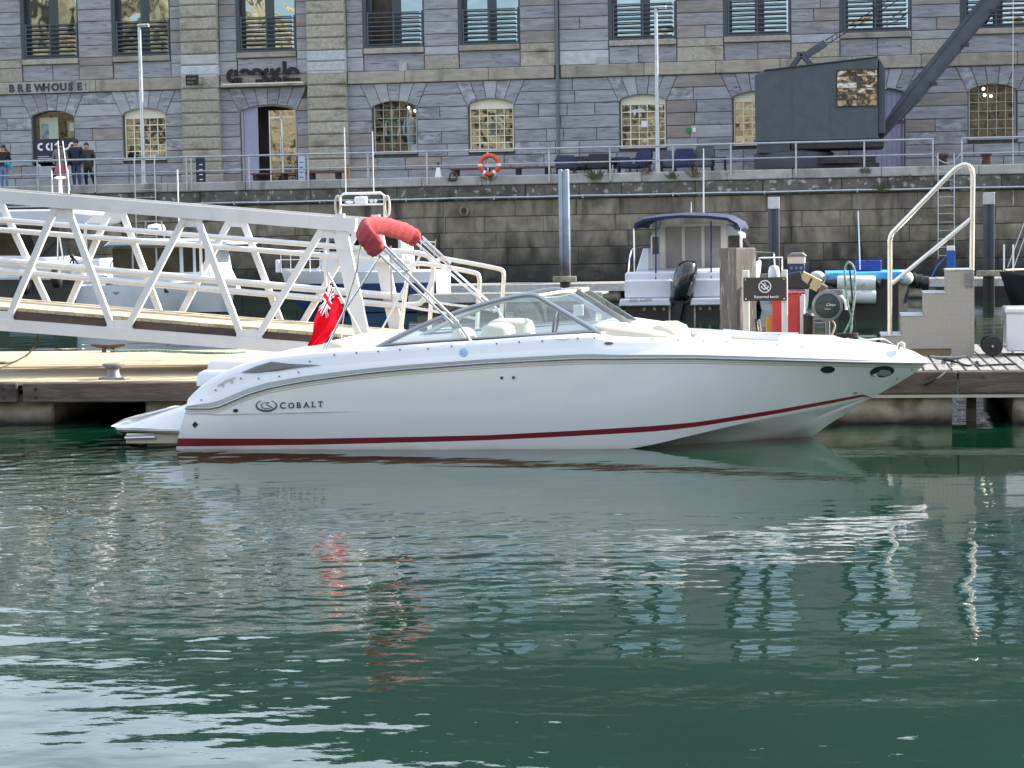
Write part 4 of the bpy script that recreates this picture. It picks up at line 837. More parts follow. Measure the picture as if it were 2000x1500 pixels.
# right pontoon
rp_ = empty('grooved_pontoon', 'timber pontoon with grooved grey decking at the speedboat bow', 'pontoon', (3, 25, 0))
yf2, yb2 = 22.12, 26.9
n = 58
for i in range(n):
    a = -1.9 + i * .145
    if a < 5.4: G().box(a + .012, a + .137, yf2 + .0, yb2, PZ2 - .04, PZ2 + random.uniform(-.002, .003), .006).build('deck_plank', DECKG, rp_)
for a, b in ((-2.0, 1.2), (1.215, 5.6)):
    fb = G().box(a, b, yf2 - .08, yf2 - .006, PZ2 - .25, PZ2 - .01, .012).build('fascia_board', FASC, rp_); g = G()
    for x in (a + .25, a + 1.65, b - .3): g = G(); bolt(g, x, yf2 - .08, PZ2 - .07); g.build('bolt', RUST, fb)
G().box(-2, 5.6, yf2 - .06, yf2 + .1, PZ2 - .29, PZ2 - .255).build('edge_strip', pm('pale_edge', (.5, .47, .42), rough=.7), rp_)
G().box(-2, 5.6, yf2 + .11, yb2 - .05, PZ2 - .11, PZ2 - .05).build('frame', FASC, rp_)
for a, b in ((-1.9, 1.15), (1.78, 4.9)): G().box(a, b, yf2 + .02, yb2 - .1, -.5, PZ2 - .26, .02).build('concrete_float', CONC, rp_)
G().box(1.32, 1.42, yf2 + .3, yf2 + .4, -.4, PZ2 - .26).build('hanging_post', FASC, rp_)

# back pontoons along the quay
def back_pontoon(x0, x1, y0, y1, z, label):
    e = empty('back_pontoon', label, 'pontoon', ((x0 + x1) / 2, (y0 + y1) / 2, 0), 'grey pontoons along the quay wall'); n = int((x1 - x0) / 1.4)
    for i in range(n): G().box(x0 + (x1 - x0) * i / n + .01, x0 + (x1 - x0) * (i + 1) / n - .01, y0, y1, z - .06, z, .01).build('deck_panel', DECKG, e)
    G().box(x0, x1, y0 - .05, y0 - .005, z - .22, z - .02).build('fascia_board', STEEL, e)
    for i in range(max(2, n // 3)): xx = lerp(x0, x1, (i + .5) / max(2, n // 3)); G().box(xx - 1.1, xx + 1.1, y0 + .1, y1 - .1, -.3, z - .23, .02).build('float', CONC, e)
back_pontoon(-14.5, 8.5, 60.5, 63.2, .55, 'long grey pontoon close under the quay wall')
back_pontoon(-11.4, -6.2, 53.5, 55.0, .50, 'short grey finger pontoon right of the blue-hulled boat')

# steel piles
def pile(px0, px1, ptop, Y, mt, cap, label):
    a, b = at(px0, ptop, Y), at(px1, ptop, Y); cx = (a.x + b.x) / 2; w_ = (b.x - a.x) / 2; e = empty('steel_pile', label, 'pile', (cx, Y, -1.5), 'steel mooring piles')
    for s_ in (-1, 1): G().box(cx + s_ * w_ * .62 - w_ * .36, cx + s_ * w_ * .62 + w_ * .36, Y - w_ * .8, Y + w_ * .8, -1.5, a.z, .02).build('flange', mt, e)
    G().box(cx - w_ * .25, cx + w_ * .25, Y - w_ * .45, Y + w_ * .45, -1.5, a.z - .02).build('web', mt, e)
    if cap: G().box(cx - w_ * 1.02, cx + w_ * 1.02, Y - w_ * .9, Y + w_ * .9, a.z - .33, a.z + .01, .01).build('cap', STEEL, e)
    G().box(cx - w_ * 2.3, cx + w_ * 2.3, Y - w_ * 1.3, Y - w_ * .9, .62, .8, .02).build('guide', CONC, e)
    return e
PILE1 = pm('pile_galvanised', (.30, .36, .46), (.40, .46, .55), 3, (1, 1, .3), rough=.5, metal=.4, dirt=[((.16, .13, .10), .52, .15, 1.4, (1, 1, .25))], tide=((.07, .06, .05), .8, 2.6))
PILE2 = pm('pile_dark', (.05, .065, .09), (.09, .10, .12), 3, (1, 1, .3), rough=.6, metal=.3, tide=((.03, .028, .025), .4, 1.6))
pile(1091, 1111, 331, 60.2, PILE1, 0, 'pale galvanised steel pile standing against the quay wall'); pile(1500, 1522, 386, 60.0, PILE2, 1, 'dark steel pile with a pale cap behind the cabin boat'); pile(1920, 1942, 377, 60.0, PILE2, 1, 'dark steel pile with a pale cap right of the boarding steps')

# ---- gangway
GWH = pm('gangway_white', (.58, .59, .61), (.66, .66, .67), 2.5, rough=.4, dirt=[((.46, .40, .32), .62, .14, 2.4, (1, 1, 1)), ((.30, .13, .06), .79, .04, 3.5, (1, 1, 1))])
gy0, gy1 = 23.35, 25.2
gw = empty('gangway', 'white steel truss gangway sloping down to the timber pontoon', 'gangway', at(720, 690, gy0))
T0, T1 = at(-130, 374, gy0), at(696, 440, gy0); B0, B1 = at(-130, 624, gy0), at(735, 690, gy0)
def onl(a, b, px, w_=0.):                   # point of the line a-b under photo column px
    lo, hi = -.3, 1.4
    for _ in range(40):
        m_ = (lo + hi) / 2; p = lerp(a, b, m_); d_ = p - CAM
        if 1000 + FPX * d_.dot(cr) / d_.dot(cf) < px: lo = m_
        else: hi = m_
    return lerp(a, b, lo)
W_ = V((0, gy1 - gy0, 0)); dn = (T1 - T0).normalized()
for off, nm in ((V((0, 0, 0)), 'near'), (W_, 'far')):
    G().bar(T0 + off, T1 + off, .11, .155).build('top_chord', GWH, gw); G().bar(B0 + off, B1 + off, .11, .14).build('bottom_chord', GWH, gw)
    for tn, bl, br in ((120, 2, 234), (373, 234, 487), (642, 487, None), (-135, None, 2)):
        t_ = onl(T0, T1, tn) + off
        for s_, bn in ((-1, bl), (1, br)):
            if bn is None: continue
            b_ = onl(B0, B1, bn) + off; G().bar(t_ + dn * (.065 * s_) - V((0, 0, .05)), b_ - dn * (.085 * s_) + V((0, 0, .05)), .06, .075).build('diagonal', GWH, gw)
        gs = G().prism([(t_.x - .14, t_.z - .07), (t_.x - .10, t_.z - .17), (t_.x + .10, t_.z - .18), (t_.x + .14, t_.z - .08)], t_.y - .02, t_.y + .02).build('gusset', GWH, gw)
    for bn in (2, 234, 487):
        b_ = onl(B0, B1, bn) + off; G().prism([(b_.x - .17, b_.z + .06), (b_.x + .17, b_.z + .05), (b_.x + .12, b_.z + .16), (b_.x - .12, b_.z + .17)], b_.y - .02, b_.y + .02).build('gusset', GWH, gw)
    e0, e1 = onl(T0, T1, 665) + off, onl(B0, B1, 715) + off
    G().bar(e0 + V((0, 0, .12)), e0 - V((0, 0, .30)), .082, .10).build('end_post', GWH, gw); G().bar(e0 - V((0, 0, .1)), e1, .07, .17).build('end_diagonal', GWH, gw)
    if off.y == 0: continue
    ins = V((0, -.09, 0))
    for pa, pb, r_ in ((at(-130, 419, gy1), at(820, 494, gy1), .034), (at(-130, 438, gy1), at(806, 512, gy1), .034), (at(-130, 497, gy1), at(792, 580, gy1), .046), (at(-130, 517, gy1), at(792, 597, gy1), .040)):
        pts = [pa + ins, pb + ins]
        G().tube(pts, r_, 8).build('handrail', GWH, gw, 40)
    for px in (60, 300, 560): q = onl(T0, T1, px); G().bar(q + off + ins - V((0, 0, .28)), q + off + ins - V((0, 0, .92)), .03, .03).build('rail_bracket', GWH, gw)
    # loop that ties the rails at the foot
    hi_, lo_ = at(818, 494, gy1) + ins, at(790, 595, gy1) + ins
    G().tube(smooth_path([hi_, hi_ + V((.16, 0, -.06)), hi_ + V((.20, 0, -.25)), lo_ + V((.34, 0, .2)), lo_ + V((.22, 0, .02)), lo_], 3), .034, 8).build('end_loop', GWH, gw, 50)
D0, D1 = B0 + V((0, .03, .222)), B1 + V((0, .03, .19))
n = 46
for i in range(n):
    a, b = lerp(D0, D1, i / n), lerp(D0, D1, (i + .94) / n); q = (gy1 - gy0 - .14)
    G().add([a, b, b + V((0, q, 0)), a + V((0, q, 0)), a - V((0, 0, .04)), b - V((0, 0, .04)), b + V((0, q, -.04)), a + V((0, q, -.04))], [(0, 1, 2, 3), (4, 7, 6, 5), (0, 4, 5, 1), (1, 5, 6, 2), (2, 6, 7, 3), (3, 7, 4, 0)]).build('deck_plank', DECK, gw)
KB = pm('kickboard_brown', (.06, .038, .03), (.10, .065, .05), 3, (.4, 3, 4), rough=.8)
G().bar(B0 + V((0, .052, .132)), B1 + V((0, .052, .105)), .025, .135).build('kick_board', KB, gw)
G().add([D1 + V((0, -.05, 0)), D1 + V((.55, -.05, -.13)), D1 + V((.55, 1.9, -.13)), D1 + V((0, 1.9, 0)), D1 + V((0, -.05, -.03)), D1 + V((.55, -.05, -.15)), D1 + V((.55, 1.9, -.15)), D1 + V((0, 1.9, -.03))], [(0, 1, 2, 3), (4, 7, 6, 5), (0, 4, 5, 1), (1, 5, 6, 2), (2, 6, 7, 3), (3, 7, 4, 0)]).build('toe_ramp', STEEL, gw)
# stainless hand hoops at the foot of the gangway
SSW = pm('satin_steel', (.70, .66, .60), (.78, .75, .70), 4, rough=.28, metal=.85)
def hoop(pts, Y, mid, label):
    P_ = [at(x, y, Y) for x, y in pts]; P_[0].z = PZ; P_[-1].z = PZ
    e = empty('hand_hoop', label, 'handrail', P_[0], 'steel hand hoops at the gangway foot')
    G().tube([P_[0]] + smooth_path(P_[1:-1], 3) + [P_[-1]], .028, 8).build('hoop', SSW, e, 50); G().tube([at(*mid[0], Y), at(*mid[1], Y)], .018, 6).build('crossbar', SSW, e, 40)
hoop([(772, 690), (795, 545), (802, 522), (815, 515), (850, 518), (920, 531), (934, 537), (937, 552), (926, 680)], 23.6, ((790, 598), (930, 622)), 'near satin steel hand hoop at the foot of the gangway')
hoop([(834, 680), (845, 540), (850, 515), (862, 505), (880, 507), (965, 523), (982, 530), (984, 545), (972, 670)], 25.3, ((843, 590), (976, 607)), 'far satin steel hand hoop at the foot of the gangway')
# cleats and lines on the left pontoon
GALV = pm('worn_galvanised', (.17, .17, .18), (.25, .25, .25), 9, rough=.55, metal=.5)
p = atz(215, 742, PZ); e = empty('mooring_bollard_cleat', 'low grey mooring bollard at the front edge of the left pontoon', 'bollard', (p.x, p.y + .12, PZ))
c_ = (p.x, p.y + .12, PZ); G().box(p.x - .15, p.x + .17, p.y + .01, p.y + .23, PZ, PZ + .025, .01).build('base_plate', GALV, e); G().lathe([(.09, .02), (.07, .06), (.065, .13)], c_, 14).build('stem', GALV, e, 40); G().lathe([(.075, .125), (.12, .15), (.125, .175), (.115, .185)], c_, 16).build('cap', GALV, e, 40)
def cleat(px, py, z, s, label, mt=None, Y=None):
    p = atz(px, py, z) if Y is None else at(px, py, Y); z = p.z; e = empty('cleat', label, 'cleat', p, 'deck cleats'); mt = mt or RUST
    for k in (-1, 1): G().lathe([(.03 * s, 0), (.02 * s, .05 * s)], p + V((.05 * s * k, 0, 0)), 8).build('foot', mt, e)
    G().tube([p + V((x * s, 0, zz * s)) for x, zz in ((-.2, .085), (-.12, .07), (0, .062), (.12, .07), (.2, .085))], [.012 * s, .02 * s, .024 * s, .02 * s, .012 * s], 8).build('horn', mt, e, 60); return p
pc = cleat(212, 688, PZ, 1.3, 'rusty cleat with green rope at the back edge of the left pontoon')
GRN = pm('green_rope', (.05, .17, .12), (.35, .45, .40), 40, rough=.9); BLKR = pm('black_rope', (.015, .015, .02), rough=.9)
tag(G().tube(smooth_path([pc + V((.02, 0, .05)), pc + V((.12, -.03, .02)), atz(300, 687, PZ) + V((0, 0, .02)), atz(360, 690, PZ) + V((0, 0, .02)), atz(430, 692, PZ) + V((0, 0, .02)), atz(480, 689, PZ) + V((0, 0, .02))], 4), .018, 6).build('green_line', GRN, None, 60, loc=pc), 'green and white rope lying from the rusty cleat along the pontoon', 'rope')
tag(G().tube(smooth_path([at(78, 636, 23.35), at(74, 655, 23.6), at(68, 675, 24.3), atz(52, 696, PZ) + V((0, 0, .015)), atz(25, 710, PZ) + V((0, 0, .015)), atz(-10, 712, PZ) + V((0, 0, .015))], 5), .012, 6).build('hanging_line', pm('olive_rope', (.12, .10, .03), rough=.9), None, 60, loc=atz(25, 710, PZ)), 'thin olive line hanging from the gangway onto the pontoon', 'rope')
# ================================================================ THINGS ON THE RIGHT PONTOON
PIL_T = pm('pile_timber', (.10, .09, .08), (.17, .155, .14), 4, (5, 5, .5), rough=.85, bump=.6, bs=20, dirt=[((.30, .31, .30), .56, .12, 5, (3, 3, .5))])
Y = 26.6; a, b, c_ = at(1405, 487, Y), at(1438, 486, Y - .25), at(1476, 478, Y)
e = empty('timber_pile', 'thick square weathered timber pile beside the berth sign', 'pile', (b.x, Y, -1.2))
ctr = V(((a.x + c_.x) / 2, Y + .0, 0)); back = 2 * ctr - V((b.x, b.y, 0))
rg = lambda z, k=1: [ctr + (V((q.x, q.y, 0)) - ctr) * k + V((0, 0, z)) for q in (a, b, c_, back)]
G().loft([rg(-1.2), rg(b.z - .01), rg(b.z + .01, .96)], True, True).build('shaft', PIL_T, e)
G().loft([rg(.50, 1.12), rg(.58, 1.12)], True, True).build('collar', STEEL, e)
# berth sign
Y = 25.3; a, b = at(1452, 588, Y), at(1536, 541, Y); WPOST = pm('white_timber', (.60, .57, .52), (.70, .67, .62), 6, (4, 4, .5), rough=.8)
e = empty('berth_sign', 'dark brown reserved berth sign with an anchor symbol on two white posts', 'sign', ((a.x + b.x) / 2, Y, PZ2))
for p0, p1, pt in ((1450, 1463, 528), (1526, 1538, 527)): q, q2 = at(p0, pt, Y + .06), at(p1, pt, Y + .06); G().box(q.x, q2.x, Y + .03, Y + .11, PZ2, q.z, .006).build('post', WPOST, e)
G().box(a.x, b.x, Y, Y + .022, a.z, b.z, .008).build('board', pm('sign_dark_brown', (.032, .026, .024), rough=.45), e)
cx, cz = (a.x + b.x) / 2, lerp(a.z, b.z, .61); g = G(); ringseg(g, cx, cz, .066, .078, 0, 360, Y - .006, Y - .002, 24); g.build('prohibition_ring', INKW, e)
g = G(); g.bar((cx - .05, Y - .0045, cz + .052), (cx + .05, Y - .0045, cz - .052), .003, .011); g.build('prohibition_bar', INKW, e)
g = G().box(cx - .006, cx + .006, Y - .008, Y - .003, cz - .035, cz + .028); ringseg(g, cx, cz + .034, .006, .014, 0, 360, Y - .008, Y - .003, 10); ringseg(g, cx, cz + .005, .033, .045, 200, 340, Y - .008, Y - .003, 10); g.box(cx - .022, cx + .022, Y - .007, Y - .0035, cz + .010, cz + .018)
for s_ in (-1, 1): g.prism([(cx + s_ * .039 - .014, cz - .012), (cx + s_ * .039 + .014, cz - .012), (cx + s_ * .039, cz + .016)], Y - .0075, Y - .003)
g.build('anchor_symbol', INKW, e); g = G(); textgeo(g, 'Reserved berth', (cx - .133, Y - .004, a.z + .034), .048, bold=.0006); g.build('lettering', INKW, e)
g = G()
for sx in (a.x + .03, b.x - .03):
    for sz in (a.z + .025, b.z - .025): bolt(g, sx, Y, sz, .008)
g.build('screw', CHROME, e)
# red cabinet, hood, pedestal, reel
RED = pm('cabinet_red', (.50, .03, .035), (.55, .045, .045), 3, rough=.35); Y = 25.9
a, b = at(1508, 655, Y), at(1571, 573, Y); e = empty('red_cabinet', 'red cabinet with white trim behind the berth sign', 'cabinet', ((a.x + b.x) / 2, Y, PZ2))
G().box(a.x, b.x - .06, Y, Y + .5, PZ2, b.z, .01).build('body', RED, e); G().box(b.x - .058, b.x, Y - .01, Y + .5, PZ2, b.z - .03, .008).build('trim', WPOST, e); G().box(a.x - .01, b.x + .01, Y - .02, Y + .52, b.z + .002, b.z + .03, .008).build('lid', pm('pink_lid', (.62, .22, .2), rough=.4), e)
G().box(a.x + .03, b.x - .09, Y - .012, Y - .002, PZ2 + .06, b.z - .04, .004).build('door_panel', RED, e)
a, b = at(1540, 569, Y), at(1583, 530, Y); tag(G().prism([(a.x, a.z + .04), (a.x + .24, a.z + .02), (a.x + .27, a.z + .06), (a.x + .17, a.z + .14), (a.x + .15, b.z), (a.x, b.z - .03)], Y + .02, Y + .42, .01).build('black_hood', pm('black_plastic', (.014, .014, .016), rough=.4), loc=(a.x, Y, a.z)), 'curved black plastic hood on top of the red cabinet', 'hood')
CARD = pm('cardboard', (.50, .36, .20), (.56, .42, .25), 4, (1, 1, 4), rough=.85); p = at(1582, 550, Y + .05); e = empty('cardboard_box', 'open cardboard box tipped against the black hood', 'box', p - V((0, 0, .1)))
dx = V((.80, 0, -.42)).normalized(); dz = V((.42, 0, .80)).normalized()
G().obox(p + V((.0, .12, 0)), dx, (0, 1, 0), dz, .13, .14, .075).build('carton', CARD, e); G().obox(p + dx * .175 + V((0, .12, -.02)), dx, (0, 1, 0), dz, .04, .12, .055).build('flap', pm('brown_card', (.22, .13, .08), rough=.9), e); G().obox(p + V((.0, -.022, 0)), dx, (0, 1, 0), dz, .012, .001, .05).build('print', BRN, e)
Y = 26.5; a, b = at(1539, 640, Y), at(1574, 494, Y); e = empty('power_pedestal', 'blue and white shore power pedestal behind the red cabinet', 'pedestal', ((a.x + b.x) / 2, Y, PZ2))
BLU = pm('pedestal_blue', (.025, .04, .17), rough=.4); zt_ = b.z
G().box(a.x, b.x - .015, Y, Y + .22, PZ2, zt_ - .14, .01).build('body', BLU, e); G().box(a.x, b.x - .01, Y - .005, Y + .225, zt_ - .138, zt_ - .04, .008).build('lamp_housing', pm('cream_housing', (.62, .58, .5), rough=.5), e)
G().prism([(a.x - .02, zt_ - .038), (b.x + .01, zt_ - .038), (b.x - .04, zt_ + .005), (a.x + .05, zt_ + .005)], Y - .02, Y + .24, .01).build('cap', GALV, e)
for k in range(3): G().lathe([(.022, -.02), (.022, 0)], (a.x + .05 + .06 * k, Y - .002, zt_ - .19), 10, 'y').build('socket', GALV, e)
Y = 25.7; p = at(1580, 655, Y); G().lathe([(.065, 0), (.07, .02), (.068, .42), (.075, .44), (.05, .47)], (p.x, Y, PZ2), 14).build('black_bin', BLACK, None, 40, loc=(p.x, Y, PZ2), label='tall black cylinder standing left of the hose reel', cat='bin')
p = at(1503, 640, 26.0); G().box(p.x - .045, p.x + .045, 25.98, 26.06, PZ2, PZ2 + .42, .01).build('yellow_post', pm('ochre_paint', (.55, .27, .03), rough=.5), None, loc=(p.x, 26, PZ2), label='short ochre yellow post between sign and cabinet', cat='post')
p = at(1484, 620, 26.2); e = empty('folded_trolley', 'dark folded trolley with pale tubes behind the berth sign', 'trolley', (p.x, 26.2, PZ2))
for k, x in enumerate((-.09, .0, .06)): G().tube([(p.x + x, 26.2, PZ2), (p.x + x - .06, 26.25, PZ2 + .38)], .014, 6).build('tube', [SSW, BLACK, SSW][k], e, 40)
for k in range(2): G().lathe([(.06, -.02), (.06, .02)], (p.x - .05 + .1 * k, 26.12, PZ2 + .18), 12, 'y').build('wheel', BLACK, e, 40)
Y = 25.6; p = at(1616, 597, Y); e = empty('hose_reel', 'round grey hose reel with a dark green face', 'hose reel', (p.x, Y, PZ2)); ng = .10
ax = V((-.12, -1, 0)).normalized()
G().lathe([(.17, .0), (.19, -.03), (.19, -.10), (.155, -.115), (.150, -.10)], (p.x, Y, p.z), 28, 'y').build('rim', GALV, e, 40); G().lathe([(.150, -.112), (.10, -.128), (.01, -.132)], (p.x, Y, p.z), 28, 'y').build('face', pm('dark_green_plastic', (.02, .04, .042), rough=.25), e, 60)
G().lathe([(.19, .0), (.19, .02)], (p.x, Y + .03, p.z), 20, 'y').build('back_plate', GALV, e); G().box(p.x - .03, p.x + .2, Y - .02, Y + .05, p.z + .13, p.z + .2, .01).build('bracket', GALV, e); G().tube([(p.x, Y + .08, PZ2), (p.x, Y + .08, p.z + .1)], .03, 8).build('stand', GALV, e)
g = G(); textgeo(g, 'Clean', (p.x - .02, Y - .134, p.z + .0), .05, shear=.3); g.box(p.x - .03, p.x + .04, Y - .134, Y - .1335, p.z - .04, p.z - .035); g.build('lettering', INKW, e)
G().tube(smooth_path([(p.x + .16, Y - .05, p.z + .12), (p.x + .22, Y - .08, p.z + .04), (p.x + .23, Y - .1, p.z - .05)], 4), .018, 6).build('hose', INKW, e, 60); G().tube(smooth_path([(p.x + .06, Y - .03, p.z - .19), (p.x + .09, Y - .05, p.z - .25), (p.x + .05, Y - .1, p.z - .36)], 4), .012, 6).build('hose_tail', pm('yellow_hose', (.45, .36, .2), rough=.7), e, 60)
# pole with looped green rope
Y = 24.9; p0, p1 = at(1675, 668, Y), at(1658, 508, Y); p0.z = PZ2; tag(G().tube([p0, p1], .012, 6).build('boat_hook', BLACK, None, loc=p0), 'thin black pole leaning upright with green rope on it', 'pole')
rp2 = [at(x, y, Y - .03) for x, y in ((1657, 512), (1651, 522), (1650, 545), (1653, 575), (1657, 600), (1663, 620), (1655, 640), (1648, 655), (1655, 664), (1662, 648), (1664, 618), (1668, 590), (1670, 555), (1669, 528), (1664, 516), (1657, 512))]
tag(G().tube(smooth_path(rp2, 3), .016, 6).build('rope_coil', GRN, None, 60, loc=p0), 'looped green and white rope hung on the thin black pole', 'rope')

# boarding steps
CHK = bpy.data.materials.new('checker_plate'); CHK.use_nodes = True; n_ = CHK.node_tree.nodes; L_ = CHK.node_tree.links; pb_ = n_['Principled BSDF']
pb_.inputs['Base Color'].default_value = (.46, .42, .37, 1); pb_.inputs['Metallic'].default_value = .3; pb_.inputs['Roughness'].default_value = .42
tc = n_.new('ShaderNodeTexCoord'); mp = n_.new('ShaderNodeMapping'); mp.inputs['Rotation'].default_value = (0, R(45), 0); mp.inputs['Scale'].default_value = (6.5, 0, 6.5); L_.new(tc.outputs['Object'], mp.inputs[0])
ck = n_.new('ShaderNodeTexBrick'); ck.inputs['Scale'].default_value = 1; ck.inputs['Mortar Size'].default_value = .12; ck.inputs['Color1'].default_value = (1, 1, 1, 1); ck.inputs['Color2'].default_value = (.6, .6, .6, 1); ck.inputs['Mortar'].default_value = (0, 0, 0, 1)
sx_ = n_.new('ShaderNodeSeparateXYZ'); cx_ = n_.new('ShaderNodeCombineXYZ'); L_.new(mp.outputs[0], sx_.inputs[0]); L_.new(sx_.outputs[0], cx_.inputs[0]); L_.new(sx_.outputs[2], cx_.inputs[1]); L_.new(cx_.outputs[0], ck.inputs[0])
bp = n_.new('ShaderNodeBump'); bp.inputs['Strength'].default_value = .9; bp.inputs['Distance'].default_value = .006; L_.new(ck.outputs[0], bp.inputs['Height']); L_.new(bp.outputs[0], pb_.inputs['Normal']); rc_ = n_.new('ShaderNodeValToRGB'); rc_.color_ramp.elements[0].color = (.36, .33, .29, 1); rc_.color_ramp.elements[1].color = (.80, .74, .66, 1); L_.new(ck.outputs[1], rc_.inputs[0]) if False else L_.new(ck.outputs[0], rc_.inputs[0]); L_.new(rc_.outputs[0], pb_.inputs['Base Color'])
nz_ = n_.new('ShaderNodeTexNoise'); nz_.inputs['Scale'].default_value = 4; L_.new(tc.outputs['Object'], nz_.inputs[0]); mr = n_.new('ShaderNodeMapRange'); mr.inputs[3].default_value = .32; mr.inputs[4].default_value = .6; L_.new(nz_.outputs[0], mr.inputs[0]); L_.new(mr.outputs[0], pb_.inputs['Roughness'])
Y0, Y1 = 24.55, 25.25; S = lambda x, y: at(x, y, Y0)
st = empty('boarding_steps', 'aluminium checker plate boarding steps with a tall handrail', 'steps', (S(1820, 690).x, Y0, PZ2))
lv = [(1722, 1762, 657), (1763, 1806, 618), (1807, 1850, 574), (1851, 1903, 529)]
pr_ = []
for x0, x1, yt in lv: pr_ += [S(x0, yt), S(x1, yt)]
for k in range(4):
    z_ = (pr_[2 * k].z + pr_[2 * k + 1].z) / 2; pr_[2 * k].z = pr_[2 * k + 1].z = z_
for k in range(1, 4): pr_[2 * k].x = pr_[2 * k - 1].x
zb_ = S(1785, 681).z; poly = [(pr_[0].x, pr_[0].z - .13), (S(1787, 681).x, zb_), (S(1858, 681).x, zb_), (S(1858, 681).x, PZ2), (pr_[7].x, PZ2)] + [(p.x, p.z) for p in reversed(pr_)]
for yy in (Y0, Y1 - .02): G().prism(poly, yy, yy + .02).build('side_panel', CHK, st)
for k in range(4):
    a, b = pr_[2 * k], pr_[2 * k + 1]; G().box(a.x - .012, b.x - .002, Y0 - .008, Y1 + .008, a.z + .001, a.z + .020, .006).build('tread', STEEL, st); zl = (pr_[2 * k - 1].z if k else a.z - .13)
    G().box(a.x + .001, a.x + .012, Y0 + .021, Y1 - .021, zl + (.021 if k else 0), a.z).build('riser', CHK, st)
a = S(1728, 682); b = S(1857, 700); G().box(a.x, b.x, Y0 + .03, Y1 - .1, PZ2, zb_ - .002).build('plinth', pm('plinth_tan', (.22, .17, .10), rough=.8), st)
a = S(1885, 560); b = S(1902, 532); G().box(a.x, b.x, Y0 - .03, Y0 - .001, a.z, b.z, .005).build('socket_box', GALV, st)
for Yh in (Y0 + .08, Y1 - .08):
    if Yh > Y0 + .3: continue
    H_ = lambda x, y: at(x, y, Yh)
    G().tube([H_(1738, 657), H_(1738, 480)] + smooth_path([H_(1738, 470), H_(1741, 458), H_(1748, 450)], 3) + smooth_path([H_(1855, 340), H_(1870, 327), H_(1886, 322), H_(1898, 332), H_(1900, 350)], 4) + [H_(1898, 529)], .030, 10).build('handrail', SSW, st, 50)
    G().tube([H_(1741, 555), H_(1897, 427)], .024, 8).build('mid_rail', SSW, st, 40)
# white chest on wheels
Y = 24.45; a, b = at(1966, 697, Y), at(2060, 612, Y); e = empty('white_chest', 'white chest box on black wheels at the right edge', 'chest', ((a.x + b.x) / 2, Y, PZ2))
G().box(a.x, b.x, Y, Y + .55, PZ2 + .05, b.z, .012).build('body', WHITE, e, 30); G().box(a.x - .02, b.x + .02, Y - .02, Y + .57, b.z + .002, b.z + .075, .02).build('lid', WHITE, e, 30)
for yy in (Y - .06, Y + .30):
    wx = at(1938, 688, Y).x; G().lathe([(.055, -.03), (.11, -.03), (.118, -.015), (.118, .015), (.11, .03), (.055, .03)], (wx, yy, PZ2 + .118), 22, 'y').build('wheel', BLACK, e, 40); G().lathe([(.05, -.032), (.02, -.036), (.02, .036), (.05, .032)], (wx, yy, PZ2 + .118), 14, 'y').build('hub', CK, e)
G().tube([(wx, Y - .1, PZ2 + .118), (wx, Y + .34, PZ2 + .118)], .015, 6).build('axle', STEEL, e); G().bar((wx, Y + .1, PZ2 + .118), (a.x + .05, Y + .1, PZ2 + .1), .04, .03).build('frame', STEEL, e)
# bow cleat and dark line
pc = cleat(1852, 711, PZ2, 1.0, 'dark cleat with a black mooring line by the boarding steps', GALV)
ln = [pc + V((.02, 0, .07)), pc + V((-.05, -.03, .05)), pc + V((.06, -.04, .03)), pc + V((.05, -.10, .01)), at(1845, 728, yf2 - .1), at(1815, 748, yf2 - .3), at(1780, 757, 23.0), at(1740, 753, 22.0), at(1716, 752, 20.9)]
tag(G().tube(smooth_path(ln, 5), .011, 6).build('bow_line', BLKR, None, 60, loc=pc), 'dark mooring line from the cleat to the speedboat bow', 'rope')
ln = [pc + V((.03, 0, .04)), atz(1875, 712, PZ2) + V((0, 0, .012)), atz(1895, 716, PZ2) + V((0, 0, .012)), atz(1908, 708, PZ2) + V((0, 0, .012)), atz(1914, 716, PZ2) + V((0, 0, .012)), atz(1930, 715, PZ2) + V((0, 0, .012)), atz(1985, 713, PZ2) + V((0, 0, .012))]
tag(G().tube(smooth_path(ln, 5), .011, 6).build('loose_line', BLKR, None, 60, loc=pc), 'loose dark rope end lying past the cleat towards the wheels', 'rope')
# blue post on the far pontoon
Y = 61.0; a = at(1857, 480, Y); e = empty('blue_post', 'slim bright blue service post with white top on the far pontoon', 'pedestal', (a.x, Y, .55)); PB = pm('bright_blue', (.015, .10, .38), rough=.4)
G().box(a.x - .12, a.x + .12, Y - .1, Y + .1, .55, a.z - .14, .01).build('body', PB, e); G().box(a.x - .11, a.x + .11, Y - .09, Y + .09, a.z - .138, a.z, .01).build('top', INKW, e); G().tube(smooth_path([(a.x - .12, Y - .05, a.z - .3), (a.x - .4, Y - .1, a.z - .6), (a.x - .55, Y - .1, .6)], 4), .025, 6).build('cable', PB, e)
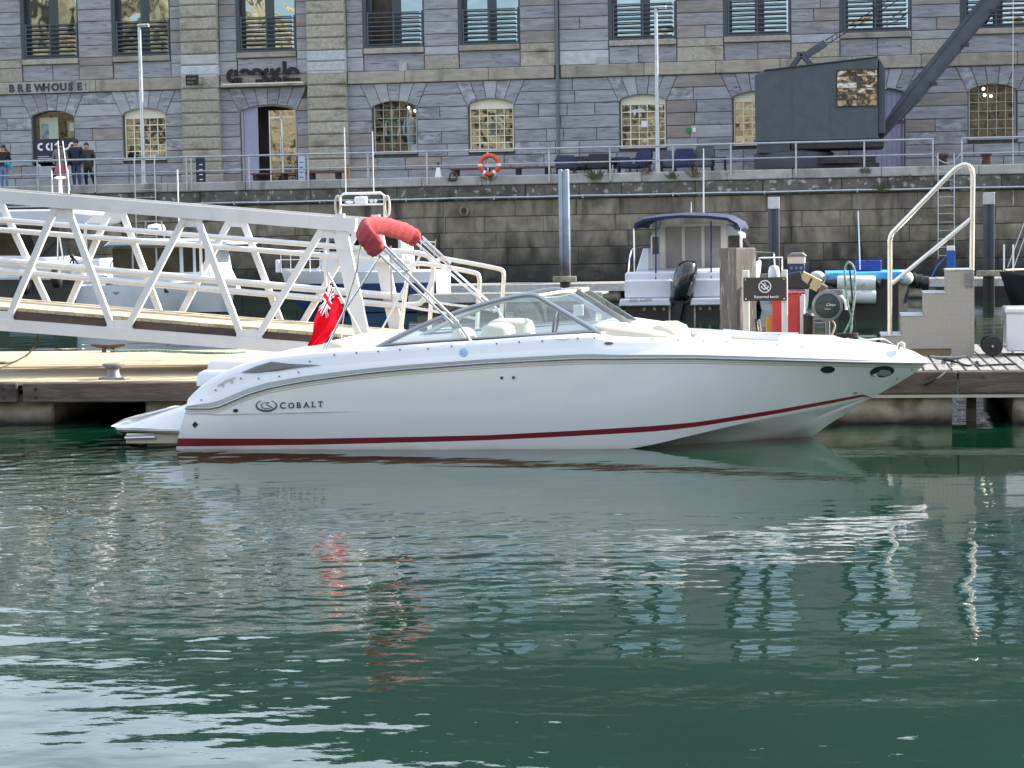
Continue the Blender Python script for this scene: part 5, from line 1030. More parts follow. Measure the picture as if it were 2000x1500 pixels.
# ================================================================ THE SPEEDBOAT
YC = 20.74
def smt(tab, x, w_=.14): return sum(itp(tab, x + w_ * k / 3) for k in range(-3, 4)) / 7
BSt = [(-6.62, 1.13), (-6.2, 1.20), (-5.4, 1.25), (-4, 1.28), (-2.6, 1.27), (-1.8, 1.20), (-1.2, 1.08), (-.6, .88), (-.1, .64), (.3, .40), (.6, .19), (.76, .07), (.83, 0)]
BCt = [(-6.62, 1.10), (-4, 1.18), (-2.6, 1.16), (-1.83, 1.08), (-1.2, .88), (-.6, .58), (-.1, .27), (.33, 0)]
XB = .83
def bs(x): return 0. if x >= XB else smt(BSt, x) if x < .55 else itp(BSt, x)
def bc(x): return 0. if x >= .33 else smt(BCt, x)
def curve(pts, bf):
    out = []
    for px, py in pts:
        x = -3.
        for _ in range(12): p = at(px, py, YC - bf(x)); x = p.x
        out.append((p.x, p.z))
    return sorted(out)
ZS = curve([(366, 797), (420, 797), (432, 793), (450, 784), (480, 771), (520, 758), (600, 743), (700, 730), (775, 722), (950, 709), (1125, 700), (1300, 699), (1365, 699), (1530, 703), (1695, 707), (1809, 708)], bs)
ZG = curve([(362, 790), (372, 772), (400, 747), (425, 732), (462, 715), (525, 697), (600, 689), (650, 684), (730, 680), (850, 671), (950, 665), (1060, 657), (1160, 651), (1198, 661), (1300, 662), (1332, 662), (1464, 668), (1563, 673), (1629, 678), (1740, 682), (1785, 690), (1805, 702)], lambda x: max(0, bs(x) - .10))
ZC = [(-6.62, -.10), (-2.6, -.06)] + curve([(1250, 874), (1431, 831), (1612, 798), (1708, 775)], bc)
ZK = [(-6.62, -.42), (-2.2, -.40), (-1.2, -.26)] + curve([(1810, 709), (1790, 726), (1750, 751), (1708, 774), (1629, 822), (1585, 853)], lambda x: 0.)
def zs(x): return smt(ZS, x, .07)
def zg(x): return max(smt(ZG, x, .05), zs(x) + .012)
def zk(x): return itp(ZK, x)
def zc(x): return max(smt(ZC, x) if x < .33 else zk(x), zk(x))
def side_b(x, z):
    a, b = zc(x), zs(x); f = max(0., min(1., (z - a) / max(b - a, 1e-4))); p0, p1 = bc(x), bs(x)
    return p0 + (p1 - p0) * f ** .9 + .035 * sin(pi * f) * (1 if x < -1.5 else max(0., 1 - (x + 1.5) / 1.2))
def hullpt(px, py, off=.006):
    b = 1.2
    for _ in range(10): p = at(px, py, YC - b); b = side_b(p.x, p.z) + off
    return p
def stripe(pts):
    out = []
    for px, py in pts: p = hullpt(px, py, 0); out.append((p.x, p.z))
    return sorted(out)
ST = stripe([(345, 856), (600, 857), (950, 850), (1300, 830), (1365, 824), (1530, 798), (1704, 767)]); SB = stripe([(345, 872), (600, 869), (950, 860), (1300, 841), (1365, 833), (1530, 806), (1704, 772)])
HULLW = pm('hull_white', (.77, .78, .80), (.75, .765, .785), 1.5, rough=.08, coat=1.0, tide=((.56, .54, .46), -.03, .05))
STRIPE = pm('stripe_red', (.20, .012, .022), rough=.15, coat=.6); PIN = pm('pinstripe_tan', (.45, .42, .34), rough=.3)
sb_ = empty('speedboat', 'long white open bow speedboat with a dark red boot stripe moored in front', 'speedboat', (-3, YC, 0))
xs = sorted(set([-6.46, -6.43, -6.38, -6.3, -6.2, -6.1] + [-6 + .2 * i for i in range(28)] + [-.4 + .1 * i for i in range(12)] + [.76, .80, .829]))
def ring(x, sgn):
    s1, k1, c1 = zs(x), zk(x), zc(x); a = min(itp(ST, x), s1 - .08) if x < .30 else c1; b = min(itp(SB, x), a) if x < .30 else c1
    a = max(a, c1); b = max(b, c1)
    lv = [s1, s1 - .030, s1 - .040, s1 - .048, s1 - .058] + [lerp(s1 - .058, a, t) for t in (.2, .4, .6, .8)] + [a, b, lerp(b, c1, .5), c1]
    lv = [max(v, c1) for v in lv]; rk = .10 * max(0, (.45 - 0)) if x < -6.595 else 0
    out = [(x - (.13 * max(0., min(1., (.42 - v) / .42)) if x < -6.45 else 0), YC - sgn * side_b(x, v), v) for v in lv]
    B_ = bc(x); x2 = x - (.13 if x < -6.45 else 0)
    for f in (.62, .58, .3, 0): out.append((x2, YC - sgn * B_ * f, lerp(k1, c1, f) + (.018 if f == .62 else 0)))
    return out
mm = [0, 2, 0, 2, 0, 0, 0, 0, 0, 1, 0, 0, 0, 0, 0, 0]
g = G()
R1 = [ring(x, 1) for x in xs]; R2 = [ring(x, -1) for x in xs]
g.loft(R1, mats=mm); g.loft([list(reversed(r)) for r in R2], mats=list(reversed(mm)))
g.mat(0); tr = R1[0] + list(reversed(R2[0])); g.add(tr, [tuple(reversed(range(len(tr))))])
hull = g.build('hull', [HULLW, STRIPE, PIN], sb_, 28)
# deck moulding with the cockpit and bow well sunk into it
CR = pm('cream_vinyl', (.52, .475, .385), (.58, .535, .445), 3, rough=.5)
OPEN = [(-5.25, -2.35), (-1.72, -.62)]
def is_open(x): return any(a <= x <= b for a, b in OPEN)
def dprof(x, sgn):
    B_, s1, g1 = bs(x), zs(x), zg(x); h = g1 - s1
    w_ = lambda v: max(B_ - v, B_ * (1 - 2.2 * v))
    k = min(1., h / .12)
    return [(w_(0) + .004, s1 + .004), (w_(-.006), s1 + .18 * h), (w_(.012 * k), s1 + .40 * h), (w_(.020 * k), s1 + .44 * h), (w_(.05 * k), s1 + .78 * h), (w_(.075 * k), s1 + .93 * h), (w_(.11), g1), (w_(.27), g1 + .012)]
def dring(x, op):
    n_ = dprof(x, 1); g1 = zg(x); b_in = n_[-1][0]; cr = .03 + .05 * min(1, max(0, (x + .62) / .6)) if x > -.7 else .02
    near = [(x, YC - b, z) for b, z in n_]; far = [(x, YC + b, z) for b, z in reversed(n_)]
    cr *= min(1, b_in / .35)
    dp = .42 if x < -2 else .16
    if op: mid = [(x, YC - max(0, b_in - .03), g1 - .05), (x, YC - max(0, b_in - .06), g1 - dp), (x, YC, g1 - dp - .02), (x, YC + max(0, b_in - .06), g1 - dp), (x, YC + max(0, b_in - .03), g1 - .05)]
    else: mid = [(x, YC - b_in * .98, g1 + .014), (x, YC - b_in * .6, g1 + .014 + cr * .7), (x, YC, g1 + .014 + cr), (x, YC + b_in * .6, g1 + .014 + cr * .7), (x, YC + b_in * .98, g1 + .014)]
    return near + mid + far
dx_ = []
for x in xs: dx_.append((x, is_open(x)))
for a, b in OPEN: dx_ += [(a - .006, False), (a, True), (b, True), (b + .006, False)]
dx_ = sorted(set(dx_)); nn = 8 + 5 + 8 - 1
g = G(); g.loft([dring(x, o) for x, o in dx_], mats=[1 if 8 <= k <= 11 else 0 for k in range(nn)])
q = dring(-6.46, False); g.mat(0); g.add(q, [tuple(range(len(q)))])
deck = g.build('deck', [WHITE, CR], sb_, 30)
def deckpt(px, py, off=.005):
    b = 1.15
    for _ in range(10):
        p = at(px, py, YC - b); pr = dprof(p.x, 1); zz = sorted((z, bb) for bb, z in pr[:7]); b = itp(zz, p.z) + off
    return p
# rub rail
RUB = pm('rub_rail', (.42, .43, .46), rough=.25, metal=.8)
for sgn, nm in ((1, 0), (-1, 1)): G().tube([(x - (.01 if x < -6.45 else 0), YC - sgn * (bs(x) + .006), zs(x) - .002) for x in xs], .013, 8).build('rub_rail', RUB, sb_, 60)
def decal(name, polys, mt, f=hullpt, off=.006, par=None):
    g = G()
    for poly in polys: g.add([f(x, y, off) for x, y in poly], [tuple(reversed(range(len(poly))))])
    return g.build(name, mt, par or sb_)
def ell(cx, cy, rx, ry, n=20, rot=0.): return [(cx + rx * cos(2 * pi * k / n) * cos(rot) - ry * sin(2 * pi * k / n) * sin(rot), cy + rx * cos(2 * pi * k / n) * sin(rot) + ry * sin(2 * pi * k / n) * cos(rot)) for k in range(n)]
INK = pm('logo_grey', (.075, .08, .09), rough=.4); DKG = pm('port_dark', (.012, .020, .018), rough=.08)
# lettering with small serifs
g = G(); xx = 546.
for ch_, w_ in (('C', 16.5), ('O', 16.5), ('B', 14.2), ('A', 15.2), ('L', 12.6), ('T', 12)):
    big = ch_ == 'C'; s_ = 17.5 if big else 15.5
    def fx(x, z, x0=xx): return hullpt(x0 + x, 798 - (x0 - 546) * .045 - z)
    textgeo(g, ch_, (0, 0, 0), s_, fx=fx, bold=.45)
    def ser(x, z, l): g.add([fx(x - l, z - .5), fx(x + l, z - .5), fx(x + l, z + .7), fx(x - l, z + .7)], [(0, 1, 2, 3)])
    H_ = s_ * .69
    if ch_ == 'B': ser(1.6, .5, 1.6); ser(1.6, H_ - .5, 1.6)
    if ch_ == 'A': ser(1, .5, 2.2); ser(10.6, .5, 2.2)
    if ch_ == 'L': ser(1.8, .5, 2.2); ser(1.8, H_ - .5, 2.6); ser(7.8, 1.6, .6)
    if ch_ == 'T': ser(5, .5, 2.6); ser(.9, H_ - 2, .7); ser(9.2, H_ - 2, .7)
    xx += w_
g.build('lettering', INK, sb_)
def band(pts, w0, w1):
    out = []; n = len(pts)
    for i in range(n - 1):
        (x0, y0), (x1, y1) = pts[i], pts[i + 1]; d = hypot(x1 - x0, y1 - y0) or 1; nx, ny = -(y1 - y0) / d, (x1 - x0) / d
        a, b = lerp(w0, w1, abs(2 * i / n - 1)), lerp(w0, w1, abs(2 * (i + 1) / n - 1)); out.append([(x0 + nx * a, y0 + ny * a), (x1 + nx * b, y1 + ny * b), (x1 - nx * b, y1 - ny * b), (x0 - nx * a, y0 - ny * a)])
    return out
em = band([(520 + 20 * cos(R(t)), 792 + 10.5 * sin(R(t))) for t in range(-60, 241, 12)], 2.2, .6) + band([(521 + 11 * cos(R(t)), 792 + 6 * sin(R(t))) for t in range(-60, -330, -15)], 1.0, .5) + band([(526 - 6 * sin(R(t)), 786 + 12 * t / 300) for t in range(0, 300, 20)], .9, .6)
decal('emblem', em, INK)
decal('knuckle_shade', [[(366, 806), (430, 809), (560, 806), (712, 803), (560, 807.5), (430, 811), (372, 809)]], pm('shade_line', (.45, .46, .48), rough=.3))  # flat grey sliver: shade of the hull knuckle drawn as colour
decal('bow_port', [ell(1617, 722, 14, 6.8)], DKG); o = decal('bow_light_port', [ell(1723, 726, 24, 11, 24, -.12)], DKG)
decal('light_lens', [[(1712, 729), (1722, 722), (1738, 724), (1741, 730), (1728, 735), (1716, 733)]], CHROME, hullpt, .009, o)
decal('through_fitting', [ell(980, 738, 3.2, 3)], INK); decal('through_fitting', [ell(1003, 737.5, 3.2, 3)], INK)
decal('exhaust_port', [ell(460, 802, 5, 3.5)], BLACK); decal('stern_vent', [[(375, 830), (381, 823), (387, 829), (380, 836)]], BLACK)
decal('bow_eye', [ell(1671, 768, 4, 2.6)], CHROME); decal('bow_rivet', [ell(1753, 740, 1.8, 2.4)], CHROME); decal('bow_rivet', [ell(1782, 722, 1.8, 2.4)], CHROME)
# fittings on the deck side
vt = decal('quarter_vent', [[(470, 728), (500, 715), (530, 706), (560, 710), (628, 713), (590, 717), (540, 724), (500, 728)]], pm('vent_frame', (.16, .18, .22), rough=.3), deckpt, .008)
decal('vent_mesh', [[(486, 726), (505, 717), (531, 709), (558, 713), (585, 715), (540, 722), (505, 727)]], pm('vent_mesh', (.13, .12, .11), (.2, .19, .17), 60, rough=.6), deckpt, .012, vt)
decal('quarter_badge', [[(424, 753), (440, 743), (460, 736), (460, 738), (442, 746), (426, 755)], [(434, 751), (438, 749), (437, 754), (433, 756)], [(450, 744), (455, 742), (454, 747), (450, 749)]], pm('badge_grey', (.4, .42, .46), rough=.3), deckpt, .008)
decal('maker_disc', [ell(905, 688, 7.8, 8)], pm('disc_silver', (.30, .42, .58), rough=.15, metal=.8), deckpt, .008)
decal('courtesy_light', [ell(1097, 660, 14, 2.6)], CHROME, deckpt, .009); decal('side_light', [ell(1189, 670.5, 9, 2.8)], INK, deckpt, .009)
g = []
for px, py in ((470, 738), (393, 780), (421, 761), (505, 738), (545, 734), (583, 726), (605, 705), (653, 692), (696, 688), (739, 685), (781, 682), (836, 680), (882, 675), (970, 670), (1014, 667), (1059, 665), (1128, 660), (1161, 659), (1275, 661), (1324, 663), (1375, 664), (1420, 666), (1472, 669), (1518, 672), (1567, 676)): g.append(ell(px, py + 1, 1.7, 1.9, 8))
decal('cover_snaps', g, INK, deckpt, .007)
p = atz(1755, 681, .93); p = at(1755, 681, 20.55); e_ = G().tube([p + V((0, 0, -.01)), p + V((0, 0, .045)), p + V((.03, 0, .06)), p + V((.05, 0, .045)), p + V((.05, 0, 0))], .016, 8).build('bow_lift_ring', CHROME, sb_, 60)
G().bar(at(1806, 709, YC), at(1823, 710, YC), .03, .008).build('bow_tip', pm('tip_grey', (.45, .45, .42), rough=.5), sb_)
# swim platform
PLz = at(222, 835, 20.0).z + .0; X0 = at(222, 836, YC - .45).x
def prow(z, ins): return [(-6.42, YC - 1.10 + ins, z), (-6.75, YC - 1.08 + ins, z), (X0 + .20 + ins, YC - .92 + ins, z), (X0 + .05 + ins, YC - .6, z), (X0 + ins, YC - .2, z), (X0 + ins, YC + .2, z), (X0 + .05 + ins, YC + .6, z), (X0 + .20 + ins, YC + .92 - ins, z), (-6.75, YC + 1.08 - ins, z), (-6.42, YC + 1.10 - ins, z)]
zt_ = at(225, 832, 20.0).z
pf = G().loft([prow(zt_ - .05, .05), prow(zt_ - .02, 0), prow(zt_ + .0, .0), prow(zt_ + .015, .03)], True, True).build('swim_platform', WHITE, sb_, 30)
G().loft([[(x, YC - k_ * s_, z) for s_, z in ((1.12, zt_ + .002), (1.06, lerp(zt_, zz, .75)), (1, zz), (.6, zz + .03), (0, zz + .035), (-.6, zz + .03), (-1, zz), (-1.06, lerp(zt_, zz, .75)), (-1.12, zt_ + .002))] for x, zz, k_ in ((X0 + .10, zt_ + .012, .72), (X0 + .30, zt_ + .03, .84), (-7.05, zt_ + .06, .90), (-6.85, zt_ + .12, .94), (-6.62, zt_ + .19, .96), (-6.44, zt_ + .24, .97))]).build('platform_moulding', WHITE, pf, 40)
G().box(X0 + .34, -7.08, YC - .5, YC + .5, zt_ + .094, zt_ + .10).build('tread_mat', pm('grey_mat', (.52, .55, .60), rough=.6), pf)
for yy in (YC - .95, YC + .95): G().box(X0 + .32, -6.56, yy - .03, yy + .03, zt_ - .16, zt_ - .055, .01).build('platform_bracket', CR, pf)
G().tube([(X0 + .32, YC - 1.0, zt_ - .1), (-6.85, YC - 1.0, zt_ - .09)], .018, 8).build('trim_ram', CHROME, pf, 40); G().tube([(X0 + .06, YC - .5, zt_ - .08), (X0 + .12, YC - .5, zt_ - .10)], .02, 6).build('ladder_end', CHROME, pf)
p = at(369, 825, YC - 1.06); G().tube([p + V((-.03, 0, -.03)), p + V((-.035, -.0, .02)), p + V((-.01, 0, .045)), p + V((.015, 0, .02))], .008, 6).build('tow_eye', CHROME, sb_, 60)
# stern mouldings, sun pad and seats
def pad(x0, x1, y0, y1, z0, z1, name, mt, r=.05, par=None):
    rg = []; xs_ = [x0, x0 + r * .3, x0 + r, (x0 + x1) / 2, x1 - r, x1 - r * .3, x1]
    for i, x in enumerate(xs_):
        k = (.0, .7, 1, 1, 1, .7, .0)[i]; h_ = lerp(z1 - r, z1, k); i_ = r * (1 - k) * .6
        rg.append([(x, y0 + i_, z0), (x, y0 + i_, h_ - r * .6), (x, y0 + r * .35 + i_, h_ - r * .15), (x, y0 + r + i_, h_), (x, y1 - r - i_, h_), (x, y1 - r * .35 - i_, h_ - r * .15), (x, y1 - i_, h_ - r * .6), (x, y1 - i_, z0)])
    return G().loft(rg, True, True).build(name, mt, par or sb_, 50)
za = at(430, 713, YC).z; xa_ = at(416, 722, YC - .2).x
pad(xa_, -5.3, YC - .82, YC + .82, za - .16, za + .0, 'engine_hatch', WHITE, .08)
pad(xa_ + .08, -5.35, YC - .70, YC + .70, za - .02, at(560, 694, YC).z, 'sun_pad', pm('white_vinyl', (.72, .71, .68), rough=.45), .07)
c1_, c2_ = at(645, 684, YC - .5), at(705, 662, YC - .5); pad(c1_.x, c2_.x, YC - .95, YC + .95, c1_.z - .25, c2_.z + .005, 'aft_bench_back', CR, .10)
pad(-5.0, -4.6, YC - .95, YC + .95, .55, .80, 'aft_bench_seat', CR, .05)
for px0, px1, pyt, yy, nm in ((943, 1003, 631, YC - .45, 'helm_seat'), (955, 1040, 622, YC + .5, 'helm_seat'), (885, 925, 640, YC - .4, 'companion_seat')):
    a, b = at(px0, 655, yy), at(px1, pyt, yy); pad(a.x, b.x, yy - .24, yy + .24, a.z - .35, b.z, nm, CR, .09)
a, b = at(1268, 660, YC - .35), at(1345, 629, YC - .35); pad(a.x, b.x, YC - .80, YC + .1, a.z - .2, b.z, 'bow_backrest', CR, .14)
a, b = at(1345, 655, YC - .2), at(1420, 645, YC - .2); pad(a.x, b.x, YC - .70, YC + .70, a.z - .2, a.z - .02, 'bow_cushion', CR, .06)
a = at(1085, 634, YC + .35); G().tube([a + V((.02 * cos(t), .15 * sin(t), .14 * cos(t))) for t in [2 * pi * k / 16 for k in range(16)]], .014, 6, True).build('steering_wheel', BLACK, sb_, 60)
G().loft([[(x, YC - .99, zg(x) - .03), (x, YC - .97, zg(x) + .5 * h_)] + [(x, YC - .90 * s_, zg(x) + h_ + .01 * (1 - s_ * s_)) for s_ in (1, .5, 0, -.5, -1)] + [(x, YC + .97, zg(x) + .5 * h_), (x, YC + .99, zg(x) - .03)] for x, h_ in ((-2.44, -.02), (-2.42, .06), (-2.30, .10), (-2.05, .10), (-1.85, .075), (-1.70, .05), (-1.58, .0), (-1.57, -.1))]).build('dashboard', CR, sb_, 50)
# hatch rim on the foredeck, bow cleats, coil
a, b = at(1412, 646, YC + .25), at(1560, 657, YC + .1)
for sgn in (-1,): G().tube(smooth_path([(a.x, YC + .30, zg(a.x) + .04), (lerp(a.x, b.x, .5), YC + .24, zg(-.6) + .055), (b.x, YC + .10, zg(b.x) + .065)], 4), .010, 8).build('bow_grab_rail', CHROME, sb_, 60)
pq = V((.10, YC - .06, zg(.1) + .09)); pq = at(1655, 662, YC); g = G().tube([pq + V((.10 * cos(t), .08 * sin(t) , .012 + .0022 * t)) for t in [2 * pi * k / 14 for k in range(44)]], .010, 6).build('bow_rope', BLKR, None, 60, loc=pq); tag(g, 'dark rope coiled on the speedboat foredeck', 'rope')
tag(G().tube(smooth_path([pq + V((.06, .03, .03)), at(1690, 664, YC + .3), at(1720, 662, YC + 1.5), at(1735, 668, 23.5), pc + V((-.3, .3, .02))], 5), .012, 6).build('bow_spring', GRN, None, 60, loc=pq), 'green line running from the speedboat foredeck to the pontoon', 'rope')
# ---- windscreen
FRM = pm('screen_frame', (.32, .34, .38), rough=.3, metal=.85); FRC = pm('screen_frame_cream', (.60, .57, .48), rough=.35)
yb_, yt_ = YC - 1.08, YC - .93
base = [at(x, y, yb_) for x, y in ((740, 679), (800, 674), (900, 667), (1000, 661), (1100, 655), (1170, 651))]
top = [at(x, y, lerp(yb_, yt_, t)) for x, y, t in ((735, 680, 0), (770, 662, .25), (810, 643, .5), (850, 626, .7), (900, 608, .85), (950, 593, .95), (1000, 581, 1), (1030, 576.5, 1), (1046, 577, 1))]
front_b = at(1172, 652, yb_); top[-1] = at(1048, 578, yt_)
dbb, dbt = at(1237, 638, YC - .32), at(1126, 568, YC - .32)
mir = lambda p: V((p.x, 2 * YC - p.y, p.z))
ws = empty('windscreen_mount', None, None, (-3, YC, 1)); ws.name = 'windscreen'; WL['windscreen'] = V((-3, YC, 1)); ws.parent = sb_; ws.location = V((-3, YC, 1)) - WL[sb_.name]
for mfun in (lambda p: p, mir):
    tp = smooth_path([mfun(p) for p in top], 3)
    G().tube(tp + [mfun(front_b)], .026, 8).build('side_frame', FRM, ws, 60)
    G().tube([mfun(p) for p in base], .014, 8).build('base_frame', BLACK, ws, 60); G().tube([mfun(p + V((0, 0, .022))) for p in base], .012, 8).build('sill_frame', FRM, ws, 60)
    pl = [mfun(p) for p in base] + [mfun(front_b)] + list(reversed(tp[1:])); g = G(); g.add(pl, [tuple(range(len(pl)))]); g.build('side_glass', GLASS_BOAT, ws)
    q = [mfun(front_b), mfun(dbb), mfun(dbt), mfun(top[-1])]; G().add(q, [(0, 1, 2, 3)]).build('front_glass', GLASS_BOAT, ws)
    G().tube([mfun(top[-1]), mfun(lerp(top[-1], dbt, .5) + V((.02, 0, .01))), mfun(dbt)], .018, 8).build('top_frame', FRC, ws, 60); G().tube([mfun(front_b), mfun(dbb)], .016, 8).build('front_base_frame', FRC, ws, 60)
    G().bar(mfun(dbb), mfun(dbt), .05, .045).build('door_post', FRM, ws)
cb_, ct_ = V((dbb.x + .05, YC, dbb.z + .0)), V((dbt.x + .04, YC, dbt.z + .01))
for a, b in ((dbb, mir(dbb)), (dbt, mir(dbt))): G().bar(a + V((.03, 0, 0)), b + V((.03, 0, 0)), .04, .04, (1, 0, 0)).build('door_rail', FRC, ws)
G().add([dbb + V((.03, .02, 0)), mir(dbb) + V((.03, -.02, 0)), mir(dbt) + V((.03, -.02, 0)), dbt + V((.03, .02, 0))], [(0, 1, 2, 3)]).build('door_glass', GLASS_BOAT, ws)
a = at(1130, 605, YC - .6); G().box(a.x - .05, a.x + .05, YC - .62, YC - .60, a.z - .06, a.z + .05, .005).build('licence_sticker', INKW, ws)
# ---- folded bimini
MAR = pm('maroon_canvas', (.28, .026, .034), (.34, .036, .042), 14, rough=.8, bump=.5, bs=30)
nb, fb_ = 19.64, 21.84
bm = empty('bimini_mount', None, None, (-4, YC, 1.5)); bm.name = 'bimini'; WL['bimini'] = V((-4, YC, 1.5)); bm.parent = sb_; bm.location = V((-4, YC, 1.5)) - WL[sb_.name]
sock = smooth_path([at(742, 494, nb), at(728, 474, nb + .01), at(713, 455, nb + .08), at(709, 443, nb + .35), at(722, 438, nb + .85), at(748, 440, nb + 1.35), at(780, 448, nb + 1.8), at(802, 458, fb_ - .08), at(816, 470, fb_)], 14)
n = len(sock); rg = []; nx = None
for i, p in enumerate(sock):
    t = (sock[min(i + 1, n - 1)] - sock[max(i - 1, 0)]).normalized(); u_ = V((.5, 0, .86)); u_ = (u_ - t * u_.dot(t)).normalized(); v_ = t.cross(u_); r_ = []
    for k in range(20):
        a = 2 * pi * k / 20; w_ = .068 * (1 + .08 * mnoise.noise((i * .16, cos(a) * .9, sin(a) * .9)) + .035 * sin(i * .95 + .8 * sin(2 * a)) + .03 * sin(i * .43 + 2.1 * cos(a)))
        ex = 1.3 if 8 < i < n - 8 else lerp(.9, 1.3, min(i, n - 1 - i) / 8)
        if i in (0, n - 1): w_ *= .6
        r_.append(p + u_ * (w_ * ex * cos(a)) + v_ * (w_ * .66 * sin(a)) - u_ * (.02 if cos(a) < -.3 else 0))
    rg.append(r_)
G().loft(rg, True, True).build('folded_canvas', MAR, bm, 70)
SS = pm('stainless_tube', (.62, .63, .64), rough=.16, metal=1.)
def poles(name, pts, Y0, r_=.0125, Y1=None):
    P_ = [at(x, y, lerp(Y0, Y1 if Y1 else Y0, i / (len(pts) - 1))) for i, (x, y) in enumerate(pts)]; return G().tube(P_, r_, 8).build(name, SS, bm, 40)
poles('main_bow', [(744, 482), (893, 628), (915, 660), (929, 681)], nb, Y1=19.62); poles('second_bow', [(738, 494), (888, 636), (893, 628)], nb); poles('third_bow', [(752, 480), (800, 528)], nb)
poles('rear_strut', [(743, 500), (672, 608), (626, 703)], nb, .011); poles('front_strut', [(704, 478), (696, 530), (672, 606)], nb, .011)
poles('main_bow', [(818, 466), (972, 605), (985, 628), (998, 650)], fb_); poles('second_bow', [(812, 474), (966, 610), (972, 605)], fb_); poles('third_bow', [(824, 462), (880, 515)], fb_)
poles('rear_strut', [(820, 500), (770, 600), (734, 664)], fb_, .011); poles('front_strut', [(763, 480), (765, 590)], fb_, .010)
for x, y in ((929, 682), (627, 703)):
    p = at(x, y, 19.63); G().lathe([(.045, 0), (.04, .012), (.02, .02)], p - V((0, 0, .012)), 12).build('deck_mount', SS, bm, 40)
for x, y, Yq in ((893, 628, nb), (795, 528, nb), (972, 605, fb_), (880, 522, fb_)): p = at(x, y, Yq); G().ball(p, .022, .022, .022, 8, 6).build('joint', SS, bm, 60)
# ---- ensign on its staff
e = empty('ensign', 'red ensign flag on a leaning staff at the speedboat stern', 'flag', at(712, 666, YC)); G().tube([at(640, 533, YC), at(714, 668, YC)], .011, 8).build('staff', pm('staff_pale', (.62, .55, .48), rough=.4), e, 40)
def cloth(name, c):
    mt = bpy.data.materials.new(name); mt.use_nodes = True; n = mt.node_tree.nodes; L = mt.node_tree.links; n.remove(n['Principled BSDF'])
    d = n.new('ShaderNodeBsdfDiffuse'); t = n.new('ShaderNodeBsdfTranslucent'); mx = n.new('ShaderNodeMixShader'); mx.inputs[0].default_value = .5
    d.inputs[0].default_value = t.inputs[0].default_value = (*c, 1); L.new(d.outputs[0], mx.inputs[1]); L.new(t.outputs[0], mx.inputs[2]); L.new(mx.outputs[0], n['Material Output'].inputs[0]); return mt
def jack(u, v):
    """u,v in 0..1 over the canton; 0 red, 1 white, 2 blue"""
    x, y = (u - .5) * 2, (v - .5)
    if abs(x) < .1 * 1.6 or abs(y) < .1: return 0
    if abs(x) < .17 * 1.6 or abs(y) < .17: return 1
    d1, d2 = abs(y - x / 2), abs(y + x / 2); d = min(d1, d2)
    if d < .045: return 0
    if d < .12: return 1
    return 2
h0, h1, f0, f1 = at(642, 548, YC), at(671, 602, YC), at(602, 672, YC), at(617, 686, YC)
NU, NV = 84, 44; vs = []; fs = []; ms = []
for i in range(NU + 1):
    u_ = i / NU
    for j in range(NV + 1):
        v_ = j / NV; a = lerp(h0, f0, u_) + V((-.02 * sin(pi * u_), 0, 0)); b = lerp(h1, f1, u_) + V((.05 * sin(pi * u_), 0, .01)); p = lerp(a, b, v_)
        p.y += .075 * sin(v_ * 11 + u_ * 2.6) * (.25 + .75 * u_) + .03 * sin(u_ * 7 - v_ * 3); p.x += .012 * sin(u_ * 9 + v_ * 5) * u_; vs.append(p)
for i in range(NU):
    for j in range(NV):
        fs.append((i * (NV + 1) + j, (i + 1) * (NV + 1) + j, (i + 1) * (NV + 1) + j + 1, i * (NV + 1) + j + 1)); u_, v_ = (i + .5) / NU, (j + .5) / NV; ms.append(jack(u_ / .46, v_ / .5) if u_ < .46 and v_ < .5 else 0)
g = G(); g.add(vs, fs); g.m = ms; g.build('flag_cloth', [cloth('flag_red', (.66, .012, .03)), cloth('flag_white', (.8, .8, .8)), cloth('flag_blue', (.015, .02, .11))], e, 80)
tag(G().tube([at(676, 588, YC), at(668, 640, YC + .05), at(667, 665, YC)], .005, 5).build('flag_halyard', INKW, None, loc=at(667, 665, YC)), 'thin white halyard hanging below the ensign', 'line')
